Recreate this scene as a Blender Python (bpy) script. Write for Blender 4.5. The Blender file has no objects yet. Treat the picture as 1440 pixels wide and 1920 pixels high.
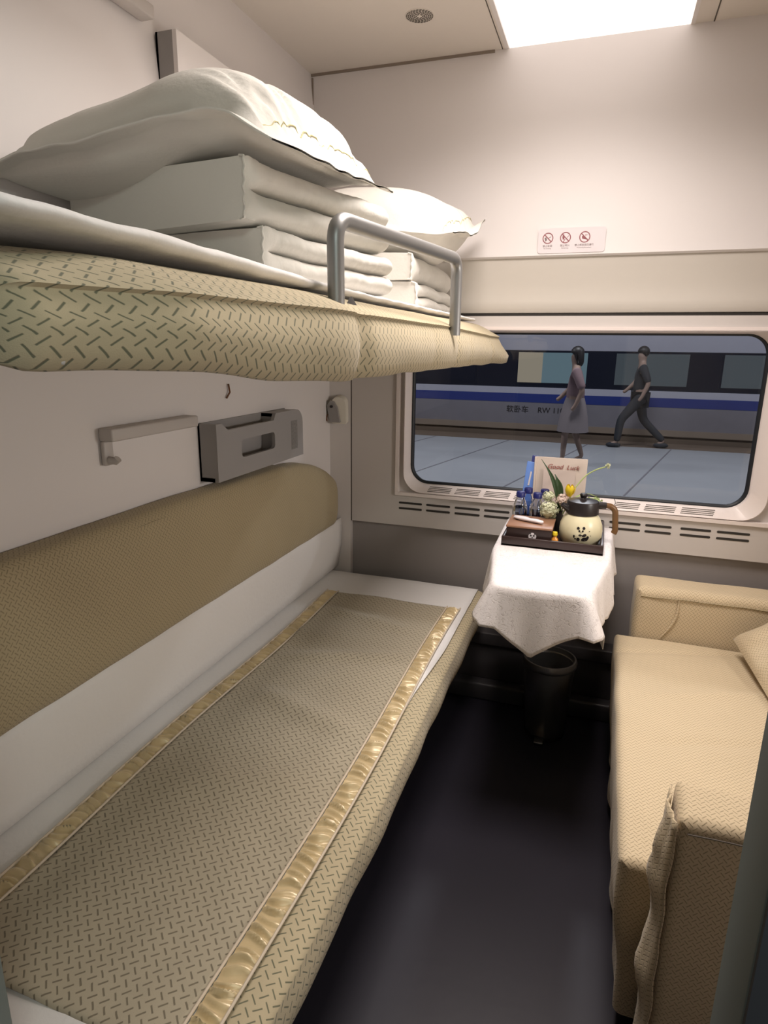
import bpy, bmesh, math, random
import numpy as np
from mathutils import Vector, Matrix, noise
random.seed(7)
S = bpy.context.scene
C = S.collection
PI = math.pi

# ------------------------------------------------------------------ camera
cam_d = bpy.data.cameras.new('camera')
cam = bpy.data.objects.new('camera', cam_d); C.objects.link(cam)
R = Matrix(((0.94602, -0.09277, 0.31055), (0.32389, 0.2352, -0.91639), (0.01197, 0.96751, 0.25256)))
cam.matrix_world = Matrix.Translation((1.08375, -2.5, 1.44)) @ R.to_4x4()
cam_d.sensor_fit = 'VERTICAL'; cam_d.sensor_height = 36.0
cam_d.lens = 1188.33 / 1920 * 36.0
cam_d.clip_start = 0.02; cam_d.clip_end = 200
S.camera = cam
# ------------------------------------------------------------------ world, lights, exposure
S.view_settings.view_transform = 'Standard'; S.view_settings.look = 'None'
S.view_settings.gamma = 1.0; S.view_settings.use_curve_mapping = False
S.view_settings.exposure = 0.14
W = bpy.data.worlds.new('night'); S.world = W; W.use_nodes = True
W.node_tree.nodes['Background'].inputs[0].default_value = (0.02, 0.025, 0.045, 1)
W.node_tree.nodes['Background'].inputs[1].default_value = 0.5
PANEL_STRENGTH = 1.6        # the compartment's ceiling light
def area(name, loc, size, power, col, rot=(0, 0, 0), sy=None):
    l = bpy.data.lights.new(name, 'AREA'); l.energy = power; l.color = col; l.size = size
    if sy: l.shape = 'RECTANGLE'; l.size_y = sy
    o = bpy.data.objects.new(name, l); C.objects.link(o); o.location = loc; o.rotation_euler = rot
    return o
pl_ = area('compartment_lamp', (0.952, -0.94, 2.436), 0.56, 19.5, (1.0, 0.905, 0.855), sy=0.62)
pl_.data.spread = math.radians(145)
area('corridor_fill', (1.36, -2.78, 2.2), 0.34, 4.5, (0.86, 1.0, 0.93), rot=(math.radians(35), 0, math.radians(40)), sy=0.2)  # unseen corridor light, added as cool fill from behind the camera
area('corridor_fill', (1.74, -2.95, 1.18), 0.5, 4.5, (1.0, 0.95, 0.88), rot=(math.radians(90), 0, math.radians(28)), sy=0.7)  # added fill for the wall under the upper bunk, no known source
fill_ = area('sofa_side_fill', (1.985, -.85, 1.25), 0.22, 4.6, (1.0, 0.94, 0.89), rot=(0, math.radians(80), math.radians(-8)), sy=0.22)  # added fill light over the sofa, aimed at the left wall, no known fixture
fill_.data.spread = math.radians(125)
for k in range(3):
    area('platform_lamp', (-4 + 5 * k, 5.2, 5.0), 1.2, 150, (0.96, 0.97, 1.0), sy=0.6)

# ------------------------------------------------------------------ helpers
def lerp(a, b, t): return a + (b - a) * t
def clamp(t, a=0., b=1.): return max(a, min(b, t))
def sm(a, b, t):
    t = clamp((t - a) / (b - a)); return t * t * (3 - 2 * t)
def nz(x, y, z=0., s=1.): return noise.noise(Vector((x * s, y * s, z * s)))
def obj(name, me, mat=None, parent=None, smooth=True, loc=None):
    o = bpy.data.objects.new(name, me); C.objects.link(o)
    if mat is not None:
        for m in (mat if isinstance(mat, (list, tuple)) else [mat]): me.materials.append(m)
    if smooth: me.polygons.foreach_set('use_smooth', [True] * len(me.polygons))
    if parent is not None:
        o.parent = parent
        o.matrix_parent_inverse = Matrix.Translation(-Vector(parent['_w'])) if '_w' in parent else Matrix()
    if loc: o.location = loc
    return o
def sharp(o, deg=35):
    me = o.data
    bm = bmesh.new(); bm.from_mesh(me)
    for e in bm.edges:
        if len(e.link_faces) == 2 and e.calc_face_angle(0) > math.radians(deg): e.smooth = False
    bm.to_mesh(me); bm.free(); return o
def tag(o, label=None, cat=None, group=None, kind=None):
    if label: o['label'] = label
    if cat: o['category'] = cat
    if group: o['group'] = group
    if kind: o['kind'] = kind
    return o
ROOTS = []
def thing(name, label, cat, loc, group=None):
    o = bpy.data.objects.new(name, None); C.objects.link(o); o.location = loc; o.empty_display_size = 0.05
    o['_w'] = list(loc); ROOTS.append(o)
    return tag(o, label, cat, group)
def grid(P, cu=False, cv=False, caps=False):
    """P[i][j] points -> mesh with metre UVs"""
    P = np.array(P, dtype=float); nu, nv = P.shape[:2]
    du = np.linalg.norm(np.diff(np.concatenate([P, P[:1]], 0), axis=0), axis=2).mean(1)
    dv = np.linalg.norm(np.diff(np.concatenate([P, P[:, :1]], 1), axis=1), axis=2).mean(0)
    U = np.concatenate([[0], np.cumsum(du)]); V = np.concatenate([[0], np.cumsum(dv)])
    faces = []; uvs = []
    for i in range(nu if cu else nu - 1):
        for j in range(nv if cv else nv - 1):
            a, b = (i + 1) % nu, (j + 1) % nv
            faces.append((i * nv + j, a * nv + j, a * nv + b, i * nv + b))
            uvs += [(U[i], V[j]), (U[i + 1], V[j]), (U[i + 1], V[j + 1]), (U[i], V[j + 1])]
    if caps and cv:
        for i, rev in ((0, False), (nu - 1, True)):
            f = [i * nv + j for j in range(nv)]
            c = P[i].mean(0)
            q = P[i] - c
            _, _, vt = np.linalg.svd(q)
            uvp = q @ vt[:2].T
            if rev: f = f[::-1]; uvp = uvp[::-1]
            faces.append(tuple(f)); uvs += [tuple(x) for x in uvp]
    me = bpy.data.meshes.new('m'); me.from_pydata(P.reshape(-1, 3).tolist(), [], faces)
    uv = me.uv_layers.new(name='UVMap'); uv.data.foreach_set('uv', np.array(uvs).ravel())
    me.update(); return me
def box_bm(bm, x0, x1, y0, y1, z0, z1, bev=0.0, seg=2, rot=None, piv=None):
    r = bmesh.ops.create_cube(bm, size=1)
    vs = r['verts']
    for v in vs:
        v.co = Vector((lerp(x0, x1, v.co.x + .5), lerp(y0, y1, v.co.y + .5), lerp(z0, z1, v.co.z + .5)))
    if rot is not None:
        p = Vector(piv) if piv else Vector(((x0 + x1) / 2, (y0 + y1) / 2, (z0 + z1) / 2))
        for v in vs: v.co = rot @ (v.co - p) + p
    if bev > 0:
        es = list({e for v in vs for e in v.link_edges})
        bmesh.ops.bevel(bm, geom=es, offset=bev, segments=seg, profile=0.5, affect='EDGES')
def bm_mesh(bm):
    bmesh.ops.recalc_face_normals(bm, faces=bm.faces)
    me = bpy.data.meshes.new('m'); bm.to_mesh(me); bm.free(); return me
def box(name, x0, x1, y0, y1, z0, z1, mat, parent=None, bev=0.0, seg=2, rot=None, piv=None):
    bm = bmesh.new(); box_bm(bm, x0, x1, y0, y1, z0, z1, bev, seg, rot, piv)
    return sharp(obj(name, bm_mesh(bm), mat, parent, smooth=bev > 0), 50)
def boxes(name, L, mat, parent=None, bev=0.0):
    bm = bmesh.new()
    for b in L: box_bm(bm, *b, bev)
    return sharp(obj(name, bm_mesh(bm), mat, parent, smooth=bev > 0), 50)
def tube_mesh(pts, r, n=12, closed=False, sub=0):
    pts = [Vector(p) for p in pts]
    rr = r if isinstance(r, (list, tuple)) else [r] * len(pts)
    P = []; up = None
    for i, p in enumerate(pts):
        a = pts[max(i - 1, 0)]; b = pts[min(i + 1, len(pts) - 1)]
        t = (b - a).normalized()
        if up is None:
            up = Vector((0, 0, 1)) if abs(t.z) < .9 else Vector((1, 0, 0))
            up = (up - t * up.dot(t)).normalized()
        else:
            up = (up - t * up.dot(t)).normalized()
        s = t.cross(up)
        P.append([p + (up * math.cos(2 * PI * k / n) + s * math.sin(2 * PI * k / n)) * rr[i] for k in range(n)])
    return grid(P, cv=True, caps=True)
def tube(name, pts, r, mat, parent=None, n=12):
    return sharp(obj(name, tube_mesh(pts, r, n), mat, parent), 60)
def arc_path(pts, rad, n=6):
    """polyline with rounded corners"""
    pts = [Vector(p) for p in pts]; out = [pts[0]]
    for i in range(1, len(pts) - 1):
        a, b, c = pts[i - 1], pts[i], pts[i + 1]
        r = min(rad, (a - b).length * .49, (c - b).length * .49)
        p0 = b + (a - b).normalized() * r; p1 = b + (c - b).normalized() * r
        for k in range(n + 1):
            t = k / n
            out.append(p0 * (1 - t) ** 2 + b * 2 * t * (1 - t) + p1 * t * t)
    out.append(pts[-1]); return out
def lathe_mesh(prof, n=32, c=(0, 0, 0), sx=1., sy=1.):
    P = [[(c[0] + r * sx * math.cos(2 * PI * k / n), c[1] + r * sy * math.sin(2 * PI * k / n), c[2] + z) for k in range(n)] for r, z in prof]
    return grid(P, cv=True)
def lathe(name, prof, mat, parent=None, c=(0, 0, 0), n=32, sx=1., sy=1.):
    return sharp(obj(name, lathe_mesh(prof, n, c, sx, sy), mat, parent), 50)
def extrude_profile(pts, a0, a1, axis='x', closed=True, n=2):
    """pts: (p,q) pairs in the plane; extruded along axis"""
    P = []
    for i in range(n):
        a = lerp(a0, a1, i / (n - 1))
        if axis == 'x': P.append([(a, p, q) for p, q in pts])
        elif axis == 'y': P.append([(p, a, q) for p, q in pts])
        else: P.append([(p, q, a) for p, q in pts])
    return grid(P, cv=closed, caps=closed)
def rrect(x0, x1, z0, z1, r, n=8):
    out = []
    for cx, cz, a0 in ((x1 - r, z1 - r, 0), (x0 + r, z1 - r, 90), (x0 + r, z0 + r, 180), (x1 - r, z0 + r, 270)):
        for k in range(n + 1):
            a = math.radians(a0 + 90 * k / n); out.append((cx + r * math.cos(a), cz + r * math.sin(a)))
    return out
def text_obj(name, body, size, loc, rot, mat, parent=None, ax='LEFT', ext=0.0004, shear=0):
    cu = bpy.data.curves.new('t', 'FONT'); cu.body = body; cu.size = size; cu.align_x = ax; cu.extrude = ext; cu.shear = shear
    t = bpy.data.objects.new('t', cu); C.objects.link(t); t.location = loc; t.rotation_euler = rot
    bpy.context.view_layer.update()
    dg = bpy.context.evaluated_depsgraph_get()
    me = bpy.data.meshes.new_from_object(t.evaluated_get(dg)); me.transform(t.matrix_world)
    me.materials.clear()
    bpy.data.objects.remove(t)
    return obj(name, me, mat, parent, smooth=False)

# ------------------------------------------------------------------ materials
def mat_new(name):
    m = bpy.data.materials.new(name); m.use_nodes = True
    nt = m.node_tree; return m, nt, nt.nodes['Principled BSDF']
def node(nt, t, **kw):
    n = nt.nodes.new(t)
    for k, v in kw.items(): setattr(n, k, v)
    return n
def math_n(nt, op, a, b=None):
    n = nt.nodes.new('ShaderNodeMath'); n.operation = op
    for i, x in enumerate((a, b)):
        if x is None: continue
        if isinstance(x, (int, float)): n.inputs[i].default_value = x
        else: nt.links.new(x, n.inputs[i])
    return n.outputs[0]
def plain(name, col, rough=.5, metal=0., noise_amt=.06, nscale=6., bump=0., bscale=60., spec=.5, trans=0., coat=0., emit=None, est=0., sheen=0., alpha=None):
    m, nt, b = mat_new(name)
    b.inputs['Roughness'].default_value = rough; b.inputs['Metallic'].default_value = metal
    b.inputs['Specular IOR Level'].default_value = spec; b.inputs['Transmission Weight'].default_value = trans
    b.inputs['Coat Weight'].default_value = coat; b.inputs['Sheen Weight'].default_value = sheen
    tc = node(nt, 'ShaderNodeTexCoord'); n = node(nt, 'ShaderNodeTexNoise'); n.inputs['Scale'].default_value = nscale
    n.inputs['Detail'].default_value = 4; nt.links.new(tc.outputs['Object'], n.inputs['Vector'])
    mx = node(nt, 'ShaderNodeMix', data_type='RGBA')
    mx.inputs['A'].default_value = tuple(c * (1 - noise_amt) for c in col) + (1,)
    mx.inputs['B'].default_value = tuple(min(1, c * (1 + noise_amt)) for c in col) + (1,)
    nt.links.new(n.outputs['Fac'], mx.inputs['Factor']); nt.links.new(mx.outputs['Result'], b.inputs['Base Color'])
    if bump > 0:
        n2 = node(nt, 'ShaderNodeTexNoise'); n2.inputs['Scale'].default_value = bscale; n2.inputs['Detail'].default_value = 3
        nt.links.new(tc.outputs['Object'], n2.inputs['Vector'])
        bp = node(nt, 'ShaderNodeBump'); bp.inputs['Strength'].default_value = bump; bp.inputs['Distance'].default_value = .003
        nt.links.new(n2.outputs['Fac'], bp.inputs['Height']); nt.links.new(bp.outputs['Normal'], b.inputs['Normal'])
    if emit:
        b.inputs['Emission Color'].default_value = emit + (1,); b.inputs['Emission Strength'].default_value = est
    return m
def dash_fabric(name, base, dash, a=.0205, bb=.0245, L=.0155, w=.0021, ang=47, rough=.85, mixf=.8, bump=.35):
    m, nt, b = mat_new(name); b.inputs['Roughness'].default_value = rough
    b.inputs['Specular IOR Level'].default_value = .15; b.inputs['Sheen Weight'].default_value = .15
    uv = node(nt, 'ShaderNodeUVMap'); wob = node(nt, 'ShaderNodeTexNoise'); wob.inputs['Scale'].default_value = 25
    nt.links.new(uv.outputs[0], wob.inputs['Vector'])
    sx = node(nt, 'ShaderNodeSeparateXYZ'); nt.links.new(uv.outputs[0], sx.inputs[0])
    wv = math_n(nt, 'MULTIPLY', math_n(nt, 'SUBTRACT', wob.outputs['Fac'], .5), .004)
    U = math_n(nt, 'ADD', sx.outputs[0], wv); V = math_n(nt, 'ADD', sx.outputs[1], wv)
    masks = []
    for off, th in ((0., ang), (.5, -ang)):
        u = math_n(nt, 'MULTIPLY', math_n(nt, 'SUBTRACT', math_n(nt, 'FRACT', math_n(nt, 'ADD', math_n(nt, 'DIVIDE', U, a), off + 50)), .5), a)
        v = math_n(nt, 'MULTIPLY', math_n(nt, 'SUBTRACT', math_n(nt, 'FRACT', math_n(nt, 'ADD', math_n(nt, 'DIVIDE', V, bb), off + 50)), .5), bb)
        c, s = math.cos(math.radians(th)), math.sin(math.radians(th))
        p = math_n(nt, 'ADD', math_n(nt, 'MULTIPLY', u, c), math_n(nt, 'MULTIPLY', v, s))
        q = math_n(nt, 'ADD', math_n(nt, 'MULTIPLY', u, -s), math_n(nt, 'MULTIPLY', v, c))
        mr1 = node(nt, 'ShaderNodeMapRange'); mr1.inputs['From Min'].default_value = L / 2 + .0006; mr1.inputs['From Max'].default_value = L / 2 - .0006
        nt.links.new(math_n(nt, 'ABSOLUTE', p), mr1.inputs[0])
        mr2 = node(nt, 'ShaderNodeMapRange'); mr2.inputs['From Min'].default_value = w / 2 + .0005; mr2.inputs['From Max'].default_value = w / 2 - .0004
        nt.links.new(math_n(nt, 'ABSOLUTE', q), mr2.inputs[0])
        masks.append(math_n(nt, 'MULTIPLY', mr1.outputs[0], mr2.outputs[0]))
    mk = math_n(nt, 'MAXIMUM', masks[0], masks[1])
    n = node(nt, 'ShaderNodeTexNoise'); n.inputs['Scale'].default_value = 5; nt.links.new(uv.outputs[0], n.inputs['Vector'])
    mx0 = node(nt, 'ShaderNodeMix', data_type='RGBA')
    mx0.inputs['A'].default_value = tuple(c * .93 for c in base) + (1,); mx0.inputs['B'].default_value = tuple(c * 1.05 for c in base) + (1,)
    nt.links.new(n.outputs['Fac'], mx0.inputs['Factor'])
    mx = node(nt, 'ShaderNodeMix', data_type='RGBA'); mx.inputs['B'].default_value = dash + (1,)
    nt.links.new(mx0.outputs['Result'], mx.inputs['A'])
    nt.links.new(math_n(nt, 'MULTIPLY', mk, mixf), mx.inputs['Factor']); nt.links.new(mx.outputs['Result'], b.inputs['Base Color'])
    fine = node(nt, 'ShaderNodeTexNoise'); fine.inputs['Scale'].default_value = 700; nt.links.new(uv.outputs[0], fine.inputs['Vector'])
    h = math_n(nt, 'ADD', math_n(nt, 'MULTIPLY', mk, -1.), math_n(nt, 'MULTIPLY', fine.outputs['Fac'], .5))
    bp = node(nt, 'ShaderNodeBump'); bp.inputs['Strength'].default_value = bump; bp.inputs['Distance'].default_value = .0015
    nt.links.new(h, bp.inputs['Height']); nt.links.new(bp.outputs['Normal'], b.inputs['Normal'])
    return m

M = {}
M['wall'] = plain('wall_laminate', (.73, .69, .67), .45, noise_amt=.015, nscale=2)
M['ceil'] = plain('ceiling_panel', (.70, .645, .58), .5, noise_amt=.02, nscale=2)
M['wallwin'] = plain('window_wall_panel', (.60, .56, .53), .45, noise_amt=.015, nscale=2)
M['step'] = plain('blind_box_panel', (.60, .56, .50), .5, noise_amt=.015, nscale=2)
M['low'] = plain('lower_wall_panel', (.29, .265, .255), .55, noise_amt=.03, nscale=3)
M['frame'] = plain('window_frame_plastic', (.80, .72, .68), .4, noise_amt=.01)
M['groove'] = plain('groove_shadow_gap', (.10, .085, .07), .8)
M['seam'] = plain('panel_seam', (.26, .21, .17), .8)
M['dark'] = plain('dark_slot', (.03, .026, .022), .8)
M['rubber'] = plain('black_rubber', (.008, .010, .014), .5)
M['floor'] = plain('dark_vinyl_floor', (.018, .016, .024), .42, noise_amt=.25, nscale=3, bump=.08, bscale=40, spec=.5)
M['base'] = plain('dark_heater_cover', (.055, .05, .052), .4, noise_amt=.1)
M['partition'] = plain('partition_laminate', (.40, .38, .35), .4, noise_amt=.02)
M['jamb'] = plain('grey_door_frame', (.16, .19, .18), .5, noise_amt=.04)
M['corr'] = plain('corridor_unlit_wall', (.012, .015, .02), .6)  # near-black colour paints in the unlit corridor
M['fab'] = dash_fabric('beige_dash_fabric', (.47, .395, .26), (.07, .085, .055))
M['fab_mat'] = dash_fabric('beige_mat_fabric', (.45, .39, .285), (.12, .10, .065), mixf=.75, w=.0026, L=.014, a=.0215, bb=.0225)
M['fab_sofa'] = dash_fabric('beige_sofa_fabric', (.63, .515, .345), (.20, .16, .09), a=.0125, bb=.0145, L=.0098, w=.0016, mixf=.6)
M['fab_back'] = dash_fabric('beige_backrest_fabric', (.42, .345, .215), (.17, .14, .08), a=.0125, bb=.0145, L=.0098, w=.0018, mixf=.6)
M['white'] = plain('white_cotton', (.63, .605, .55), .85, noise_amt=.02, bump=.25, bscale=120, sheen=.1, spec=.2)
M['sheet'] = plain('white_sheet_cotton', (.76, .735, .71), .9, noise_amt=.02, bump=.3, bscale=90, spec=.2)
M['cloth'] = plain('white_damask_cloth', (.80, .76, .74), .75, noise_amt=.02, spec=.3)
M['satin'] = plain('gold_satin_ribbon', (.64, .50, .28), .34, metal=.1, noise_amt=.08, nscale=40, spec=.6, sheen=.3)
M['piping'] = plain('cream_piping', (.62, .52, .40), .7)
M['metal'] = plain('brushed_grey_metal', (.30, .30, .295), .42, metal=.75, noise_amt=.04)
M['greyplast'] = plain('silver_grey_plastic', (.30, .285, .275), .45, noise_amt=.03)
M['lightplast'] = plain('light_grey_plastic', (.50, .46, .43), .45, noise_amt=.03)
M['ivory'] = plain('ivory_plastic', (.78, .74, .64), .35)
M['wood'] = plain('dark_tray_wood', (.035, .020, .018), .35, noise_amt=.3, nscale=15)
M['woodtop'] = plain('brown_box_lid', (.30, .155, .09), .4, noise_amt=.2, nscale=20)
M['kettle'] = plain('cream_enamel', (.72, .66, .44), .3, noise_amt=.02)
M['black'] = plain('black_plastic', (.018, .014, .014), .35)
M['brown'] = plain('brown_handle_plastic', (.16, .08, .03), .35)
M['navy'] = plain('navy_cap_plastic', (.012, .016, .12), .4)
M['paper'] = plain('cream_paper', (.60, .51, .44), .8, noise_amt=.05, nscale=20)
M['paper2'] = plain('pink_cream_card', (.66, .55, .49), .7, noise_amt=.04, nscale=20)
M['red'] = plain('red_ink', (.28, .05, .04), .7)
M['blue'] = plain('light_blue_cover', (.16, .30, .72), .45)
M['bluedk'] = plain('dark_blue_cover', (.05, .06, .22), .45)
M['green'] = plain('dark_green_leaf', (.03, .06, .02), .45, noise_amt=.3, nscale=30)
M['stem'] = plain('pale_green_stem', (.38, .46, .18), .5, noise_amt=.1)
M['yellow'] = plain('yellow_petal', (.80, .58, .02), .5, noise_amt=.1, nscale=40)
M['petal'] = plain('white_green_petal', (.72, .74, .52), .6, noise_amt=.1, nscale=80)
M['petalpink'] = plain('pale_pink_petal', (.75, .60, .52), .6, noise_amt=.1, nscale=60)
M['orange'] = plain('amber_glass', (.70, .28, .05), .2, noise_amt=.2)
M['signwhite'] = plain('sign_white', (.74, .68, .69), .35)
M['signred'] = plain('sign_maroon', (.28, .09, .10), .5)
M['signgrey'] = plain('sign_grey_ink', (.20, .15, .15), .6)
M['bin'] = plain('dark_steel_bin', (.30, .29, .28), .30, metal=.9, noise_amt=.1)
M['trainwhite'] = plain('train_white_paint', (.36, .36, .42), .4, noise_amt=.05)
M['traingrey'] = plain('train_grey_paint', (.17, .16, .18), .45, noise_amt=.1)
M['trainblue'] = plain('train_blue_stripe', (.015, .03, .17), .4)
M['trainband'] = plain('train_dark_window_band', (.004, .006, .016), .3)
M['plat'] = plain('platform_stone', (.30, .31, .33), .45, noise_amt=.12, nscale=1.2)
M['brownstrip'] = plain('brown_platform_edge', (.12, .085, .06), .7)
M['tan'] = plain('tan_sill_band', (.22, .17, .13), .6)
M['skin'] = plain('skin', (.28, .19, .15), .6)
M['hair'] = plain('black_hair', (.015, .012, .012), .5)
M['pink'] = plain('pink_shirt', (.24, .16, .17), .8)
M['paleskirt'] = plain('pale_skirt', (.20, .17, .175), .8)
M['darkcoat'] = plain('dark_coat', (.022, .024, .03), .8)
M['shoe'] = plain('white_shoe', (.5, .5, .5), .6)
M['redcord'] = plain('brown_cord', (.16, .07, .03), .7)

# glossy partly transparent window glass with Fresnel reflection
def glass_mat(name, tint, boost=1.0, rough=0.0):
    m = bpy.data.materials.new(name); m.use_nodes = True; nt = m.node_tree
    nt.nodes.clear()
    out = node(nt, 'ShaderNodeOutputMaterial'); tr = node(nt, 'ShaderNodeBsdfTransparent'); gl = node(nt, 'ShaderNodeBsdfGlossy')
    tr.inputs[0].default_value = tint + (1,); gl.inputs['Roughness'].default_value = rough
    gl.inputs['Color'].default_value = (boost, boost, boost, 1)
    fr = node(nt, 'ShaderNodeFresnel'); fr.inputs['IOR'].default_value = 1.5
    mx = node(nt, 'ShaderNodeMixShader'); nt.links.new(fr.outputs[0], mx.inputs[0])
    nt.links.new(tr.outputs[0], mx.inputs[1]); nt.links.new(gl.outputs[0], mx.inputs[2]); nt.links.new(mx.outputs[0], out.inputs[0])
    return m
M['glass'] = glass_mat('window_glass', (.86, .88, .92))
M['bottle'] = glass_mat('clear_bottle_plastic', (.80, .84, .92), 1.0, .05)
def emis(name, col, st):
    m = bpy.data.materials.new(name); m.use_nodes = True; nt = m.node_tree; nt.nodes.clear()
    out = node(nt, 'ShaderNodeOutputMaterial'); e = node(nt, 'ShaderNodeEmission'); e.inputs[0].default_value = col + (1,); e.inputs[1].default_value = st
    nt.links.new(e.outputs[0], out.inputs[0]); return m
M['panel'] = emis('ceiling_light_diffuser', (1.0, .875, .80), PANEL_STRENGTH)
M['litwin'] = emis('lit_train_window', (.75, .66, .50), .30)
M['litcurtain'] = emis('lit_train_curtain', (.32, .48, .55), .28)
M['dimwin'] = emis('dim_train_window', (.30, .36, .40), .16)

# ------------------------------------------------------------------ structure
XR = 2.02; YF = -2.10; ZC = 2.433
def st(o): o['kind'] = 'structure'; return o
st(box('floor', -.12, XR + .1, -3.3, .12, -.05, 0, M['floor']))
st(box('ceiling', -.15, .655, -2.10, .1, ZC, ZC + .05, M['ceil']))
st(box('ceiling', 1.248, XR + .1, -2.10, .1, ZC, ZC + .05, M['ceil']))
st(box('ceiling', .655, 1.248, -2.10, -1.26, ZC, ZC + .05, M['ceil']))
st(box('trim_1', .645, .648, -2.09, .0, ZC - .0008, ZC, M['groove']))
st(box('trim_2', 1.300, 1.304, -2.09, .0, ZC - .0015, ZC, M['groove']))
st(box('trim_3', -.075, .62, -.006, .002, ZC - .008, ZC + .001, M['seam']))
lw = [(0, 0), (0, 1.30), (-.03, 1.85), (-.075, ZC), (-.12, ZC), (-.12, 0)]
st(sharp(obj('wall_left', extrude_profile(lw, -2.16, .02, 'y'), M['wall']), 40))
st(box('wall_right', XR, XR + .06, -2.16, .02, 0, ZC, M['wall']))
# window wall: upper panel with the step, the blind box below it, the panel round the window, lower wall
up = [(0.0, ZC), (-.006, 2.1), (-.020, 1.80), (-.024, 1.762), (-.018, 1.756), (.06, 1.756), (.06, ZC)]
st(sharp(obj('wall_back', extrude_profile(up, -.075, XR, 'x'), M['wall']), 30))
bb_ = [(-.012, 1.757), (-.006, 1.72), (.006, 1.67), (.012, 1.61), (.010, 1.585), (.020, 1.569), (.04, 1.565), (.06, 1.565), (.06, 1.757)]
st(sharp(obj('trim_4', extrude_profile(bb_, 0, XR, 'x'), M['step']), 40))
st(box('trim_5', 0, XR, .025, .05, 1.552, 1.567, M['dark']))
st(sharp(obj('trim_6', extrude_profile([(.001, 2.42), (-.004, 2.1), (-.010, 1.9), (-.02, 1.9), (-.012, 2.1), (-.006, 2.42)], -.072, -.067, 'x'), M['seam']), 40))
WX0, WX1, WZ0, WZ1 = .297, 1.690, .845, 1.512
pb = bmesh.new()
for b in ((0, WX0, .0, .06, .70, 1.556), (WX1, XR, .0, .06, .70, 1.556), (WX0, WX1, 0, .06, WZ1, 1.556), (WX0, WX1, 0, .06, .70, WZ0)):
    box_bm(pb, *b)
st(obj('wall_back', bm_mesh(pb), M['wallwin'], smooth=False))
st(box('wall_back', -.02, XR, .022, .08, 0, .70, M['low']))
st(box('trim_7', .085, .0885, -.0015, .02, .70, 1.50, M['groove']))
# rounded corner trim where the walls meet
ct = [(0, -.03), (.012, -.026), (.055, -.012), (.083, -.004), (.083, .03), (0, .03)]
st(sharp(obj('trim_8', extrude_profile(ct, .0, 1.757, 'z'), M['wallwin']), 50))
st(box('baseboard_back', .10, 1.98, -.06, .02, .235, .29, M['base'], bev=.006))
st(box('baseboard_back', .10, 1.98, -.04, .02, .0, .235, M['base'], bev=.004))
st(box('baseboard_back', .10, 1.98, -.10, -.04, .0, .075, M['base'], bev=.01))
# partition with the doorway the camera looks through
pb = bmesh.new()
for b in ((-.12, .489, -2.155, YF, 0, ZC), (1.2, XR + .06, -2.155, YF, 0, ZC), (.489, 1.2, -2.155, YF, 2.12, ZC)):
    box_bm(pb, *b)
st(obj('wall_front', bm_mesh(pb), M['partition'], smooth=False))
st(box('door_1', 1.196, 1.206, -2.157, -2.098, 0, 2.12, M['jamb'], bev=.002))
st(box('door_2', .483, .493, -2.157, -2.098, 0, 2.12, M['jamb'], bev=.002))
st(box('trim_9', 1.1965, 1.9, -2.161, -2.157, 0, 2.2, M['corr']))  # dark sheet over the partition, standing for its unlit corridor face
st(box('trim_fill_housing', 1.99, XR, -.98, -.72, 1.12, 1.38, M['lightplast'], bev=.006)).name = 'trim_58'  # made-up housing behind the added fill light
st(box('wall_corridor', -.8, 2.6, -3.36, -3.30, 0, 2.4, M['corr']))

# ------------------------------------------------------------------ window
def ring_mesh(loops):
    P = [[(x, y, z) for x, z in rr] for rr, y in loops]
    return grid(P, cv=True)
win = thing('window_1', None, None, (.98, 0, .85)); win['kind'] = 'structure'
GX0, GX1, GZ0, GZ1 = .352, 1.600, .893, 1.490
lip = obj('window_lip', ring_mesh([(rrect(WX0 - .010, WX1 + .010, WZ0 - .012, WZ1 + .006, .004), .0), (rrect(WX0 - .010, WX1 + .010, WZ0 - .012, WZ1 + .006, .004), -.010),
    (rrect(WX0 + .004, WX1 - .004, WZ0 + .002, WZ1 - .006, .004), -.010), (rrect(WX0 + .004, WX1 - .004, WZ0 + .002, WZ1 - .006, .004), .016)]), M['frame'], win); sharp(lip, 40)
obj('window_reveal', ring_mesh([(rrect(WX0, WX1, WZ0, WZ1, .003), .012), (rrect(WX0 + .03, WX1 - .03, WZ0 + .01, WZ1 - .005, .05), .014)]), M['wallwin'], win)
fr = obj('window_frame', ring_mesh([(rrect(WX0 + .020, WX1 - .020, WZ0 + .002, WZ1 - .004, .085), .016), (rrect(WX0 + .022, WX1 - .022, WZ0 + .003, WZ1 - .005, .083), -.004),
    (rrect(WX0 + .027, WX1 - .027, WZ0 + .006, WZ1 - .008, .080), -.010), (rrect(GX0 - .014, GX1 + .014, GZ0 - .012, GZ1 + .010, .078), .018), (rrect(GX0 - .010, GX1 + .010, GZ0 - .009, GZ1 + .006, .075), .04)]), M['frame'], win)
sharp(fr, 50)
gk = obj('gasket', ring_mesh([(rrect(GX0 - .012, GX1 + .012, GZ0 - .010, GZ1 + .008, .075), .034), (rrect(GX0 - .002, GX1 + .002, GZ0 - .001, GZ1 + .001, .068), .034), (rrect(GX0, GX1, GZ0, GZ1, .066), .05)]), M['rubber'], win)
bm = bmesh.new(); vs = [bm.verts.new((x, .046, z)) for x, z in rrect(GX0 - .004, GX1 + .004, GZ0 - .004, GZ1 + .004, .066)]; bm.faces.new(vs)
obj('glass_pane', bm_mesh(bm), M['glass'], win, smooth=False)
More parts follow.
